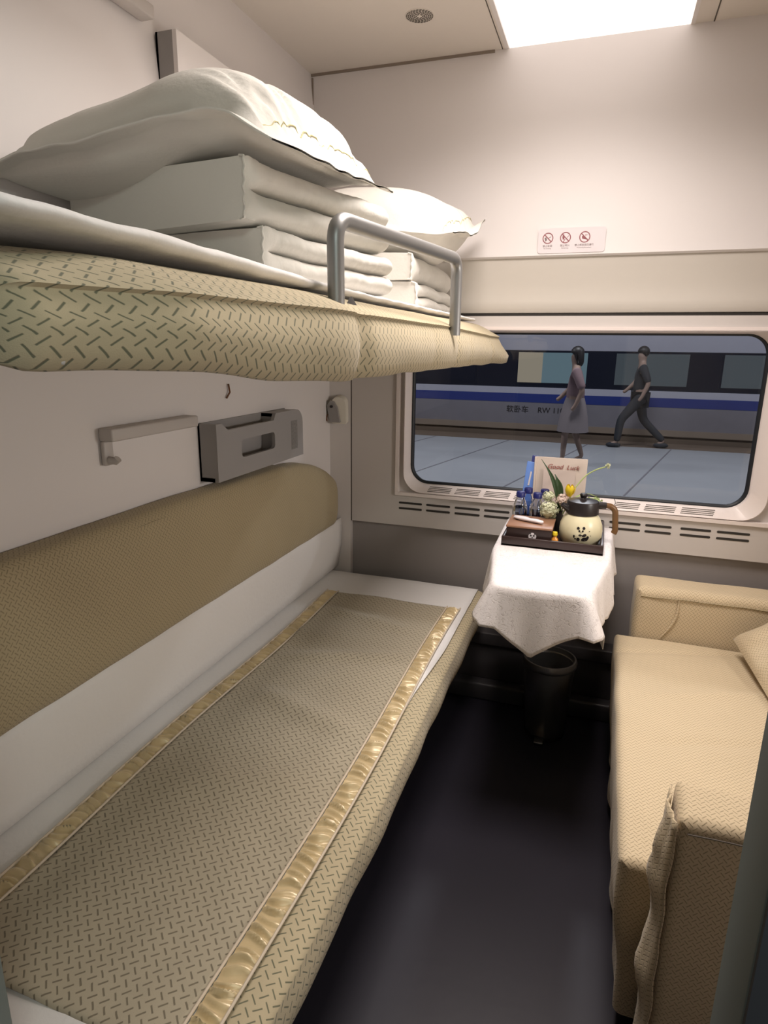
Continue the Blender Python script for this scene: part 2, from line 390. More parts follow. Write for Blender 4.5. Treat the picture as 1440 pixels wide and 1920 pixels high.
# sill grilles: groups of thin slots let into the sloping sill
def sill_pt(x, t):   # t 0 front .. 1 back
    return (x, lerp(-.0095, .0175, t), lerp(WZ0 + .0065, GZ0 - .0125, t) + .0007)
def sill_grille(x0, x1):
    bm = bmesh.new()
    for k in range(4):
        t0 = .20 + k * .19; t1 = t0 + .085
        sk = .012 * (.5 - t0)
        q = [bm.verts.new(sill_pt(*a)) for a in ((x0 - sk, t0), (x1 - sk, t0), (x1 - sk, t1), (x0 - sk, t1))]
        bm.faces.new(q)
    me = bm_mesh(bm)
    return obj('sill_grille', me, M['groove'], win, smooth=False)
for x0, x1 in ((.43, .525), (.545, .645), (.665, .765), (.785, .88), (1.165, 1.25), (1.27, 1.375), (1.395, 1.505)):
    sill_grille(x0, x1)
# two rows of slots below the window
sx = [(.303, .405), (.423, .526), (.545, .650), (.667, .770), (.79, .89), (.91, 1.01), (1.03, 1.13), (1.15, 1.262), (1.278, 1.37), (1.40, 1.503), (1.522, 1.63)]
for x0, x1 in sx:
    for z in (.800, .776):
        bm = bmesh.new(); vs = [bm.verts.new((x, -.0012, zz)) for x, zz in rrect(x0, x1, z - .0045, z + .0045, .0044, 4)]; bm.faces.new(vs)
        st(obj('trim_slot', bm_mesh(bm), M['dark'], smooth=False)).name = 'trim_%d' % (10 + len([o for o in C.objects if o.name.startswith('trim_')]))

# ------------------------------------------------------------------ ceiling light and speaker
cl = thing('ceiling_light', 'glowing white rectangular panel light in the ceiling', 'light', (.95, -.63, ZC))
box('diffuser', .668, 1.236, -1.245, .03, ZC + .006, ZC + .014, M['panel'], cl)
boxes('light_frame', [(.655, .668, -1.26, 0, ZC - .001, ZC + .04), (1.236, 1.248, -1.26, 0, ZC - .001, ZC + .04), (.668, 1.236, -1.26, -1.245, ZC - .001, ZC + .04), (.655, 1.248, -1.26, 0, ZC + .03, ZC + .04)], M['wall'], cl)
sp = thing('ceiling_speaker', 'small round slotted speaker grille in the ceiling', 'speaker', (.436, -.305, ZC))
def disc(name, cx, cy, z, r, mat, parent, n=40, sx=1, sy=1, h=.002):
    return lathe(name, [(0.0001, -h), (r * .97, -h), (r, -h * .6), (r, 0)], mat, parent, (cx, cy, z), n)
disc('rim', .436, -.305, ZC, .044, M['ceil'], sp)
bm = bmesh.new()
for rr in (.010, .016, .022, .028, .034, .040):
    k = max(6, int(2 * PI * rr / .0095)); 
    for i in range(k):
        a = 2 * PI * i / k + .3 * rr * 100; cx, cy = .436 + rr * math.cos(a), -.305 + rr * math.sin(a)
        q = []
        for s, t in ((-1, -1), (1, -1), (1, 1), (-1, 1)):
            u = s * .0023; v = t * .0037
            q.append(bm.verts.new((cx + u * math.cos(a) - v * math.sin(a), cy + u * math.sin(a) + v * math.cos(a), ZC - .0024)))
        bm.faces.new(q)
obj('grille_slots', bm_mesh(bm), M['groove'], sp, smooth=False)

# ------------------------------------------------------------------ no-smoking sign
sg = thing('warning_sign', 'small white sign with three red prohibition symbols on the wall above the window', 'sign', (.93, -.03, 1.80))
def syw(z): return lerp(-.020, -.0255, (1.80 - z) / .04) if z > 1.76 else -.026
SY = -.0245
def plate(name, pts, y, mat, parent, th=.0012):
    bm = bmesh.new(); a = [bm.verts.new((x, y, z)) for x, z in pts]; b = [bm.verts.new((x, y - th, z)) for x, z in pts]
    bm.faces.new(a); bm.faces.new(b[::-1])
    for i in range(len(pts)): bm.faces.new((a[i], a[(i + 1) % len(pts)], b[(i + 1) % len(pts)], b[i]))
    return obj(name, bm_mesh(bm), mat, parent, smooth=False)
plate('sign_plate', rrect(.812, 1.040, 1.768, 1.850, .010, 5), SY + .005, M['signwhite'], sg, .0060)
def annulus(name, cx, cz, r, w, y, mat, parent):
    bm = bmesh.new(); n = 40
    o = [bm.verts.new((cx + r * math.cos(2 * PI * k / n), y, cz + r * math.sin(2 * PI * k / n))) for k in range(n)]
    i = [bm.verts.new((cx + (r - w) * math.cos(2 * PI * k / n), y, cz + (r - w) * math.sin(2 * PI * k / n))) for k in range(n)]
    for k in range(n): bm.faces.new((o[k], o[(k + 1) % n], i[(k + 1) % n], i[k]))
    d = w * .5
    for s in (1,):
        c, sn = math.cos(math.radians(-45)), math.sin(math.radians(-45))
        q = [(-r + w / 2, -d), (r - w / 2, -d), (r - w / 2, d), (-r + w / 2, d)]
        bm.faces.new([bm.verts.new((cx + a * c - b * sn, y - .0001, cz + a * sn + b * c)) for a, b in q])
    return obj(name, bm_mesh(bm), mat, parent, smooth=False)
def poly(name, polys, y, mat, parent):
    bm = bmesh.new()
    for p in polys: bm.faces.new([bm.verts.new((x, y, z)) for x, z in p])
    return obj(name, bm_mesh(bm), mat, parent, smooth=False)
YS = SY - .0014
for i, cx in enumerate((.846, .906, .971)):
    cz = 1.818
    s1 = annulus('prohibition_symbol', cx, cz, .0185, .0032, YS, M['signred'], sg)
    if i == 0:
        P_ = [[(cx - .012, cz + .001), (cx - .006, cz + .004), (cx - .003, cz - .006), (cx - .008, cz - .011)], [(cx + .001, cz - .002), (cx + .011, cz + .004), (cx + .011, cz + .006), (cx + .000, cz)]]
        poly('pictogram', P_, YS + .0002, M['signgrey'], sg)
    elif i == 1:
        P_ = [[(cx - .009, cz - .006), (cx - .011, cz + .003), (cx - .006, cz + .012), (cx - .003, cz + .004), (cx - .004, cz - .006)], [(cx - .008, cz - .014), (cx - .002, cz - .004), (cx, cz - .005), (cx - .005, cz - .014)], [(cx + .004, cz), (cx + .011, cz + .007), (cx + .012, cz + .006), (cx + .005, cz - .001)]]
        poly('pictogram', P_, YS + .0002, M['signred'], sg)
    else:
        P_ = [[(cx - .008, cz - .006), (cx - .010, cz + .002), (cx - .003, cz + .005), (cx + .004, cz - .001), (cx + .001, cz - .007)], [(cx + .001, cz + .006), (cx + .003, cz + .009), (cx + .005, cz + .006), (cx + .003, cz + .003)], [(cx + .005, cz + .0065), (cx + .011, cz + .0065), (cx + .011, cz + .0055), (cx + .005, cz + .0055)], [(cx, cz - .004), (cx + .010, cz - .006), (cx + .009, cz - .009), (cx, cz - .007)]]
        poly('pictogram', P_, YS + .0002, M['signred'], sg)
for cx, t, e, sz in ((.846, '禁止吸烟', 'No Smoking', .0082), (.906, '禁止明火', 'No Burning', .0082), (.971, '禁止燃放烟花爆竹', 'No burning firecrackers', .0080)):
    text_obj('sign_text', t, sz, (cx, YS, 1.7895), (PI / 2, 0, 0), M['signgrey'], sg, 'CENTER', 0)
    text_obj('sign_text', e, sz * .62, (cx, YS, 1.7825), (PI / 2, 0, 0), M['signgrey'], sg, 'CENTER', 0)

# ------------------------------------------------------------------ wall holders, rails and hooks
def organizer(dx, dz, label, plainfront=False):
    g = thing('wall_organizer', label, 'wall organizer', (dx, -.7 , 1.06 + dz), 'wall organizers')
    x1 = .062 + dx; x0 = dx + .001; y0, y1 = -.965, -.415; z0, z1 = 1.055 + dz, 1.222 + dz
    # front plate with an oval slot and rounded far upper corner, as a shell
    bm = bmesh.new()
    outer = [(y0, z0), (y1, z0)]
    for k in range(7):
        a = k / 6 * PI / 2; outer.append((y1 - .05 + .05 * math.cos(a), z1 - .05 + .05 * math.sin(a)))
    outer += [(y1 - .20, z1 ), (y1 - .215, z1 - .022), (y0 + .06, z1 - .022), (y0 + .03, z1), (y0, z1)]
    if plainfront: outer = [(y0, z0), (y1, z0), (y1, z1), (y0, z1)]
    inner = rrect(-.835, -.625, 1.108 + dz, 1.162 + dz, .014, 4)
    vo = [bm.verts.new((x1, a, b)) for a, b in outer]; vi = [bm.verts.new((x1, a, b)) for a, b in inner]
    eo = [bm.edges.new((vo[i], vo[(i + 1) % len(vo)])) for i in range(len(vo))]; ei = [bm.edges.new((vi[i], vi[(i + 1) % len(vi)])) for i in range(len(vi))]
    bmesh.ops.triangle_fill(bm, use_beauty=True, use_dissolve=False, edges=eo + ei)
    fs = list(bm.faces); r = bmesh.ops.extrude_face_region(bm, geom=fs)
    for v in [e for e in r['geom'] if isinstance(e, bmesh.types.BMVert)]: v.co.x -= .012
    me = bm_mesh(bm); obj('front_plate', me, M['wall'] if plainfront else M['greyplast'], g, smooth=False)  # upper copy takes the pale wall colour to paint in its lit front
    bx = [(x0, x1 - .012, y0, y0 + .014, z0, z1), (x0, x1 - .012, y1 - .012, y1, z0, z1 - .05), (x0, x1 - .012, y0, y1, z0, z0 + .012), (x0, x0 + .006, y0, y1 - .03, z0, z1), (x0, x1 - .012, y1 - .20, y1 - .19, z0, z1), (x0, x1 - .012, y1 - .20, y1 - .045, z1 - .012, z1 - .0015)]
    boxes('tray_body', bx, M['greyplast'], g)
    boxes('perforated_patch', [(x1, x1 + .0006, y1 - .092, y1 - .045, 1.085 + dz, 1.185 + dz)], plain_patch, g)
    return g
plain_patch = plain('perforated_grey', (.20, .19, .18), .6, noise_amt=.5, nscale=160)
organizer(0, 0, 'grey plastic wall pocket with a slot, above the lower backrest')
organizer(-.052, .965, 'wall pocket high above the upper bunk, behind the big pillow', True)
def hook_bar(dx, dz, label):
    g = thing('hook_rail', label, 'hook rail', (dx, -1.21, 1.24 + dz), 'folding hook rails')
    x0 = dx + .001
    box('rail_bar', x0, x0 + .040, -1.345, -1.015, 1.222 + dz, 1.252 + dz, M['lightplast'], g, .004)
    h = box('hook', x0 + .002, x0 + .014, -1.345, -1.315, 1.165 + dz, 1.222 + dz, M['lightplast'], g, .004)
    h2 = tube('peg', [(x0 + .010, -1.332, 1.178 + dz), (x0 + .030, -1.330, 1.176 + dz), (x0 + .036, -1.329, 1.182 + dz)], .009, M['lightplast'], g)
    return g
hook_bar(0, 0, 'pale grey folding hook rail on the wall, left of the lower wall pocket')
hook_bar(-.052, .965, 'end of a hook rail at the top edge, high on the left wall')
cd = tag(obj('frayed_cord', tube_mesh([(.004, -.80, 1.325), (.008, -.80, 1.30), (.005, -.815, 1.283)], .0028, 8), M['redcord']), 'short brown cord end on the wall just below the upper bunk', 'cord')
br = thing('strap_bracket', 'rounded ivory and grey bunk bracket in the wall corner below the upper bunk', 'bracket', (.045, -.02, 1.14))
prof = [(.020, 1.135)] + [(.046 + .034 * math.cos(a), 1.21 + .034 * math.sin(a)) for a in [PI * (1 - k / 8) for k in range(9)]] + [(.081, 1.135)]
bm = bmesh.new()
a = [bm.verts.new((x, -.02, z)) for x, z in prof]; b = [bm.verts.new((x + .004, -.058, z - .008)) for x, z in prof]
bm.faces.new(a); bm.faces.new(b[::-1])
for i in range(len(prof)): bm.faces.new((a[i], a[(i + 1) % len(prof)], b[(i + 1) % len(prof)], b[i]))
sharp(obj('bracket_cover', bm_mesh(bm), M['ivory'], br), 50)
prof2 = [(.004, 1.205), (.018, 1.225), (.035, 1.220), (.050, 1.195), (.062, 1.137), (.018, 1.137)]
bm = bmesh.new(); a = [bm.verts.new((x, -.058, z - .002)) for x, z in prof2]; b = [bm.verts.new((x, -.070, z - .004)) for x, z in prof2]
bm.faces.new(a); bm.faces.new(b[::-1])
for i in range(len(prof2)): bm.faces.new((a[i], a[(i + 1) % len(prof2)], b[(i + 1) % len(prof2)], b[i]))
hp = sharp(obj('hinge_plate', bm_mesh(bm), M['greyplast'], br), 50)
tube('pivot_screw', [(.026, -.070, 1.198), (.026, -.077, 1.198)], .006, M['black'], hp)
tube('strap_end', [(.006, -.064, 1.165), (-.0, -.066, 1.150), (-.004 + .008, -.07, 1.138)], .0028, M['redcord'], br, 8)
kn = tag(lathe('wall_bumper', [(0.0001, -.03), (.020, -.026), (.027, -.012), (.028, 0), (.022, .03), (.0001, .03)], M['ivory'], None, (-.002, -.06, 2.245 - .13), 24), 'pale rounded knob in the upper wall corner behind the pillow', 'knob')

# ------------------------------------------------------------------ lower berth
lb = thing('lower_berth', 'long lower bunk with a beige dashed-fabric mattress', 'bed', (.35, -1.03, 0))
box('bed_base', .02, .50, -2.06, -.07, .0, .36, M['base'], lb, .004)
box('bed_board', .01, .66, -2.07, -.05, .355, .39, M['greyplast'], lb, .004)
def berth_shell(x_in, xf, zt, zb, y0, y1, ny, fn=None, top=.05, under=.0, rad=.055):
    """mattress cover: under edge -> front -> rounded top -> back; rounded at both ends"""
    prof = []
    prof += [(x_in, zb), (xf - .10, zb), (xf - .04, zb), (xf - .012, zb + .002)]
    for t in (.0, .25, .5, .75, 1.): prof.append((xf - .006 + .006 * math.sin(t * PI), lerp(zb + .008, zt - .022, t)))
    for k in range(1, 6):
        a = k / 5 * PI / 2; prof.append((xf - rad * (1 - math.cos(a)) - .004, zt - .022 + .022 * math.sin(a)))
    nx = 9
    for k in range(1, nx + 1): prof.append((lerp(xf - rad, x_in, k / nx), zt))
    ys = []
    P = []
    for j in range(ny + 1):
        y = lerp(y0, y1, j / ny); row = []
        de = min(y - y0, y1 - y); sh = math.sqrt(max(0, 1 - (1 - clamp(de / .04)) ** 2))
        for x, z in prof:
            xx, zz = x, z
            if x > .3: xx = x - .03 * (1 - sh)
            zz = lerp((zt + zb) / 2, z, .35 + .65 * sh)
            if fn: xx, zz = fn(xx, y, zz)
            row.append((xx, y, zz))
        P.append(row)
    me = grid(P, cv=True, caps=True)
    return me
def lower_fn(x, y, z):
    if x > .6:
        x += .003 * nz(y, z, 1, 4) + .006 * math.exp(-((y + 1.35) / .25) ** 2)
        if z < .45: x += .002 * math.sin(y * 21) + .002 * nz(y, 0, 4, 9)
        z += .003 * nz(y, x, 3, 6) * sm(.46, .40, z)
    return x, z
sharp(obj('mattress', berth_shell(.006, .708, .478, .372, -2.07, -.035, 110, lower_fn), M['fab'], lb), 60)
# white sheet over the mattress
def sheet_z(x, y): return .482 + .0015 * nz(x, y, 0, 9)
P = []
for i in range(60):
    y = lerp(-2.072, -.045, i / 59); row = []
    xe = .672 + .0 * y
    if y < -.6: xe = lerp(.672, .652, sm(-.6, -1.0, y))
    if y < -1.0: xe = lerp(.652, .640, sm(-1.0, -1.3, y))
    for j in range(26):
        x = lerp(.0, xe, j / 25)
        z = sheet_z(x, y)
        if y < -2.04: z -= (abs(y) - 2.04) * .6
        if y > -.075: z -= (y + .075) * .7
        row.append((x + .002 * nz(y, 0, 7, 12) * (j > 20), y, z))
    P.append(row)
sh = obj('bed_sheet', grid(P), M['sheet'])
sh.modifiers.new('s', 'SOLIDIFY').thickness = .004
tag(sh, 'plain white sheet spread over the lower bunk, under the beige cover', 'sheet')
# patterned cover mat with satin ribbons
mat = thing('mattress_cover', 'beige dashed-fabric cover with gold satin ribbon edges on the lower bunk', 'bed cover', (.37, -1.13, .485))
def wrink(x, y):
    w = 0.
    w += .0050 * math.exp(-((y + .52 + .25 * (x - .35)) / .030) ** 2) * sm(.12, .25, x) * sm(.60, .45, x)
    w += .0055 * math.exp(-((y + .82 - .35 * (x - .35)) / .035) ** 2) * sm(.15, .3, x) * sm(.62, .45, x)
    w += .0065 * math.exp(-((y + 1.12 + .30 * (x - .35)) / .040) ** 2) * sm(.18, .3, x) * sm(.62, .50, x)
    w += .0045 * math.exp(-((y + 1.45 - .30 * (x - .35)) / .05) ** 2) * sm(.12, .3, x) * sm(.60, .45, x)
    w += .004 * max(0, nz(x, y, 2, 5)) + .0015 * nz(x, y, 8, 14)
    return w
def mat_z(x, y): return .4875 + 1.9 * wrink(x, y)
MX0 = lambda y: .160 + .006 * math.sin(y * 6)
MX1 = lambda y: .600 + .006 * math.sin(y * 4.2 + 1)
P = []
for i in range(170):
    y = lerp(-1.972, -.31, i / 169)
    P.append([(x, y, mat_z(x, y) - (.003 if i in (0, 169) else 0)) for x in [lerp(MX0(y), MX1(y), j / 44) for j in range(45)]])
mc = obj('quilted_panel', grid(P), M['fab_mat'], mat); mc.modifiers.new('s', 'SOLIDIFY').thickness = .003; mc.modifiers[-1].offset = -1
def ribbon(xf, w, seed):
    rr = random.Random(seed); ph = []; y = -1.975
    while y < -.30: ph.append(y); y += rr.uniform(.012, .026)
    P = []
    n = 620
    for i in range(n):
        y = lerp(-1.972, -.312, i / (n - 1)); row = []
        hgt = 0
        for k, c in enumerate(ph):
            amp = (.0055 + .0045 * math.sin(k * 2.3)); wd = .0062 + .002 * math.sin(k * 1.7)
            hgt += amp * math.exp(-((y - c) / wd) ** 2)
        x0 = xf(y)
        for j in range(9):
            t = j / 8; env = math.sin(PI * clamp(t * .9 + .05)) ** .6
            sk = .006 * math.sin(t * 3 + y * 40)
            hh = 0
            for k, c in enumerate(ph):
                if abs(y + sk - c) < .03:
                    hh += (.0115 + .005 * math.sin(k * 2.3)) * math.exp(-((y + sk - c) / (.0044 + .002 * math.sin(k * 1.7))) ** 2)
            row.append((x0 + w * t, y, .4885 + hh * env + .001 * nz(x0 + t, y, 0, 60)))
        P.append(row)
    o = obj('satin_ribbon', grid(P), M['satin'], mat)
    o['label'] = 'ruffled shiny gold ribbon'
    return o
ribbon(lambda y: MX1(y) + .004, .046, 3)
ribbon(lambda y: MX0(y) - .046, .044, 5)
for f in (lambda y: MX1(y) + .001, lambda y: MX1(y) + .051, lambda y: MX0(y) - .001, lambda y: MX0(y) - .047):
    tube('piping', [(f(y), y, .4925 if abs(f(y) - .4) < .3 else .49) for y in np.linspace(-1.972, -.31, 60)], .0028, M['piping'], mat, 8)

# backrest on the wall above the lower bunk
bk = thing('berth_backrest', 'long beige padded backrest fixed to the left wall above the lower bunk', 'backrest', (.03, -1.1, .70))
def btop(y):
    if y > -.55: # rounded far corner
        t = clamp((y + .55) / .43); return 1.035 - .006 - .115 * t ** 2.2
    return 1.035 + .008 * sm(-.55, -1.3, y)
P = []
for i in range(120):
    y = lerp(-2.08, -.085, i / 119)
    de = min(clamp((y + 2.08) / .03), clamp((-.085 - y) / .06)); sh_ = math.sqrt(max(0, 1 - (1 - de) ** 2))
    zt, zb = btop(y), .704
    if y > -.20: zt = lerp(.90, zt, math.sqrt(max(0., 1 - ((y + .20) / .115) ** 2)))
    th = .020 + .052 * sh_
    sec = []
    for k in range(22):
        a = -PI / 2 + PI * k / 21
        ca, sa = abs(math.cos(a)) ** .35, math.copysign(abs(math.sin(a)) ** .8, math.sin(a))
        z = lerp(zb, zt, (sa + 1) / 2)
        sec.append((.006 + th * ca + .0025 * nz(y, z, 0, 10), y, z + .004 * nz(y, 1, 0, 4)))
    P.append([(.006, y, zb)] + sec + [(.006, y, zt)])
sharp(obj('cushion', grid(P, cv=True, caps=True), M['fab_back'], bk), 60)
seam = []
for y in np.linspace(-2.05, -.60, 50):
    seam.append((.063 + .002 * nz(y, 3, 0, 8), y, btop(y) - .028 + .004 * nz(y, 0, 0, 6)))
tube('seam_piping', seam, .0035, M['fab_back'], bk, 8)
P = []
for i in range(50):
    y = lerp(-2.08, -.03, i / 49)
    P.append([(.046, y, .715), (.050 + .002 * nz(y, 0, 0, 8), y, .69), (.048 + .003 * nz(y, 1, 0, 9), y, .60), (.036 + .004 * nz(y, 2, 0, 9), y, .53), (.030, y, .495), (.012, y, .487)])
ws = obj('white_wall_sheet', grid(P), M['sheet']); ws.modifiers.new('s', 'SOLIDIFY').thickness = .004
tag(ws, 'white cloth covering the wall between the lower bunk and its backrest', 'cloth')

# ------------------------------------------------------------------ upper berth
ub = thing('upper_berth', 'upper bunk with beige dashed-fabric cover and metal guard rail', 'bed', (.35, -1.05, 1.385))
def upper_fn(x, y, z):
    if x > .45:
        far = sm(-.9, -.1, y)
        x += .008 * nz(y, z, 1, 5)
        front = sm(.60, .68, x)
        # soft vertical tucks near the rail legs and far corner
        for yc, a_, w_ in ((-1.47, .020, .035), (-.74, .007, .02), (-.25, .010, .02), (-1.0, .004, .03), (-.60, .004, .025)):
            x -= a_ * front * math.exp(-((y - yc) / w_) ** 2) * (.4 + .6 * sm(1.52, 1.42, z))
        x += .012 * front * math.exp(-((y + 1.62) / .11) ** 2)
        x -= .065 * sm(-1.92, -2.10, y)
        lo = sm(1.49, 1.40, z)
        z += lo * (.030 * sm(-1.55, -2.05, y) + .004 * nz(y, 0, 0, 7)) + (1 - lo) * (-.004 * sm(-1.5, -2.1, y) - .012 * far * sm(.60, .70, x))
        x += .014 * far * lo
    return x, z
def upper_shell():
    xf, zt, zb = .695, 1.532, 1.384
    prof = [(.0, 1.42), (.45, 1.415), (xf - .05, zb + .012), (xf - .012, zb + .002)]
    for t in (0, .2, .4, .6, .8, 1.): prof.append((xf - .004 + .012 * math.sin(t * PI), lerp(zb + .004, 1.484, t)))
    prof += [(xf - .006, 1.4885), (xf - .001, 1.492), (xf - .008, 1.4965)]
    for k in range(1, 8):
        a = k / 7; prof.append((lerp(xf - .010, xf - .14, a), lerp(1.497, zt, math.sin(a * PI / 2) ** 1.0)))
    for k in range(1, 7): prof.append((lerp(xf - .14, .0, k / 6), zt))
    P = []; ny = 150
    for j in range(ny + 1):
        y = lerp(-2.095, -.012, j / ny); row = []
        de = min(clamp((y + 2.095) / .03), clamp((-.012 - y) / .03)); s_ = math.sqrt(max(0, 1 - (1 - de) ** 2))
        for x, z in prof:
            xx, zz = x, z
            if x > .3: xx -= .022 * (1 - s_) * (1 if y < -1 else sm(1.40, 1.50, z)) - .022 * sm(-.22, -.02, y) * sm(1.46, 1.39, z) * sm(.5, .65, x)
            zz = lerp(1.455, z, .88 + .12 * s_)
            xx, zz = upper_fn(xx, y, zz); row.append((xx, y, zz))
        P.append(row)
    return grid(P, cv=True, caps=True)
sharp(obj('mattress', upper_shell(), M['fab'], ub), 70)
box('bunk_board', .005, .64, -2.06, -.03, 1.42, 1.44, M['lightplast'], ub, .004)
# guard rail
A = Vector((.640, -1.455, 1.46)); B = Vector((.703, -.825, 1.47)); up_ = Vector((0, 0, .182))
rail = tube('guard_rail', arc_path([A, A + up_ + Vector((-.002, 0, .002)), B + up_ + Vector((0, 0, .004)), B], .040, 8), .0145, M['metal'], ub, 20)
# dark slot opening in the cover next to the near rail leg
slot = obj('cover_slot', grid([[(.655 - .004 * k, -1.425 + .055 * t * (1 - .15 * k), 1.493 + .010 * k + .012 * math.sin(PI * t) * (k > 0)) for t in np.linspace(0, 1, 8)] for k in range(3)]), M['dark'], ub)
# white pad lying on the mattress, its near front edge curled up
def pad():
    P = []
    for i in range(90):
        y = lerp(-2.09, -.075, i / 89)
        lift = .008 * sm(-1.45, -1.95, y)
        xe = .612 + .004 * nz(y, 0, 0, 12) - .03 * sm(-.3, -.08, y) * 0
        th = .006 + .003 * sm(-1.2, -1.7, y)
        sec = []
        for k in range(9): sec.append((lerp(.005, xe - .03, k / 8), 1.5335 + lift * sm(.30, .58, lerp(.005, xe - .03, k / 8)) + th * 2))
        for k in range(1, 10):
            a = PI / 2 - PI * k / 9
            sec.append((xe - .018 + .018 * math.cos(a), 1.5335 + lift * (1 + .1 * k / 9) + th + th * math.sin(a)))
        for k in range(1, 9): 
            x = lerp(xe - .03, .005, k / 8); sec.append((x, 1.5335 + lift * sm(.42, .58, x)))
        P.append([(x, y, z + .0022 * nz(y, x, z * 2, 22)) for x, z in sec])
    return grid(P, cv=True, caps=True)
tag(obj('mattress_pad', pad(), M['sheet']), 'thin white pad lying on the upper bunk under the folded quilts', 'mattress pad')

def quilt(x0, x1, y0, y1, z0, z1, lobes, label, seed, rot=0.0):
    dz = 0.; P = []; ny = 60
    def sec(y):
        out = []
        n = 40
        for k in range(n + 1):   # front side (+x) bottom to top with folded lobes
            t = k / n; z = lerp(z0, z1, t)
            lf = abs(math.sin(PI * t * lobes)) ** .45
            lf = lerp(.96 if 0 < k < n else .6, lf, sm(.004, .06, y - y0))
            x = x1 - .030 + .030 * lf
            x += .006 * nz(y, z, seed, 13) + .003 * nz(y * 2.2, z, seed + 3, 40)
            zz = z + (.008 * nz(y, 0, seed, 6) if 0 < k < n else 0)
            out.append((x, y, zz))
        for k in range(1, 9):
            x = lerp(x1 - .03, x0, k / 8); out.append((x, y, z1 + .006 * math.sin(PI * k / 9) + .004 * nz(x, y, seed, 8) + dz * k / 8))
        for k in range(0, 5): out.append((x0, y, lerp(z1, z0, k / 4)))
        for k in range(1, 8): out.append((lerp(x0, x1 - .03, k / 8), y, z0))
        return out
    for j in range(ny + 1):
        t = j / ny; y = lerp(y0, y1, t); s = sec(y)
        e = min(t, 1 - t) * abs(y1 - y0); sh_ = math.sqrt(max(0, 1 - (1 - clamp(e / .006)) ** 2))
        cx = (x0 + x1) / 2; cz = (z0 + z1) / 2
        P.append([(lerp(cx, a, .985 + .015 * sh_), b, lerp(cz, c, .95 + .05 * sh_)) for a, b, c in s])
    q = thing('folded_quilt', label, 'quilt', ((x0 + x1) / 2, (y0 + y1) / 2, z0), 'folded white quilts')
    RM = Matrix.Translation((x1, y0, 0)) @ Matrix.Rotation(math.radians(rot), 4, 'Z') @ Matrix.Translation((-x1, -y0, 0))
    me = grid(P, cv=True, caps=True); me.transform(RM)
    o = obj('quilt_body', me, M['white'], q); sharp(o, 48)
    # raised seam edge along the near end
    ed = [(a[0] + .001, y0 - .001, a[2]) for a in sec(y0)[:41]]
    ed = [(lerp((x0 + x1) / 2, a, .995), b + .0015 * math.sin(c * 300), lerp((z0 + z1) / 2, c, .96)) for a, b, c in ed]
    tube('edge_seam', [RM @ Vector(p) for p in ed], .0022, M['white'], o, 6)
    return q
quilt(.03, .51, -1.465, -1.03, 1.553, 1.636, 2, 'folded white quilt at the bottom of the near stack on the upper bunk', 1, -13)
quilt(.02, .50, -1.50, -1.05, 1.640, 1.740, 2, 'folded white quilt on top of the near stack, under the big pillow', 5, -13)
quilt(.0, .53, -.60, -.09, 1.551, 1.628, 2, 'folded white quilt at the bottom of the far stack by the window wall', 9)
quilt(.0, .52, -.61, -.10, 1.631, 1.706, 1, 'folded white quilt on top of the far stack, under the small pillow', 13)

def pillow(label, cx, cy, hx, hy, zf, up_h, dn_h, flange, droop, seed, rot=0, asym=0.):
    """two-sided puffy pillow with a flat flange; zf(x,y): height of the flange plane"""
    q = thing('pillow', label, 'pillow', (cx, cy, zf(cx, cy) - dn_h), 'white pillows')
    n = 84
    def pt(u, v, side):
        x, y = cx + u * (hx + flange), cy + v * (hy + flange)
        iu = clamp(abs(u) * (hx + flange) / hx); iv = clamp(abs(v) * (hy + flange) / hy)
        h = (max(0, 1 - iu ** 2.6) ** .46) * (max(0, 1 - iv ** 2.6) ** .46)
        pin = 1 - .05 * (u * u * v * v)
        x = cx + (x - cx) * pin; y = cy + (y - cy) * pin
        z = zf(x, y) - droop * (abs(u) ** 3 * .5 + abs(v) ** 3 * .5)
        fl = max(iu, iv)
        ruf = .004 * nz(x, y, seed, 16)
        # gathers radiating in from the seam
        edge = sm(.35, .95, iu) * (1 - sm(.98, 1., iu))
        g = -.021 * edge * math.exp(-(nz(y * 1.0 + x * .35, x * .15, seed + 2, 26) / .11) ** 2) + .004 * sm(.6, 1, iv) * nz(x, y * .2, seed + 4, 22)
        if side > 0: z += up_h * h + (g + .006 * nz(x, y, seed + 6, 5)) * (h ** .3 if h > 0 else 0) + .0018
        else: z -= dn_h * h + .0018
        return (x, y, z + ruf * (fl > .99) * 1.6)
    P = []
    us = [-1 + 2 * k / n for k in range(n + 1)]
    for u in us:
        row = [pt(u, v, 1) for v in us] + [pt(u, v, -1) for v in reversed(us)]
        P.append(row)
    o = obj('pillow_case', grid(P, cv=True), M['white'], q)
    # stitched line round the flange
    return q, pt
zf1 = lambda x, y: 1.790 + .045 * sm(-1.5, -.9, y) * sm(0, .6, x)
zf1b = lambda x, y: 1.792 + .05 * (y + 1.25) * (x > -1) + .03 * math.sin((y + x) * 9) * .5
p1, pt1 = pillow('big plump white pillow on top of the near quilt stack', .265, -1.262, .285, .262, lambda x, y: 1.742 + .062 * sm(.02, .38, x) + .08 * (y + 1.25) * sm(.0, .5, x) + .008 * math.sin(x * 17 + y * 4) - .040 * sm(.50, .60, x), .122, .050, .045, .004, 21)
p2, pt2 = pillow('smaller white pillow on the far quilt stack, next to the window wall', .335, -.335, .27, .215, lambda x, y: 1.785 + .010 * math.sin(x * 9) + .100 * sm(.46, .66, x) * sm(-.40, -.08, y) - .02 * sm(.4, .6, x) * sm(-.4, -.6, y), .150, .078, .042, .0, 33)
M['thread'] = plain('yellow_thread', (.52, .47, .24), .6)
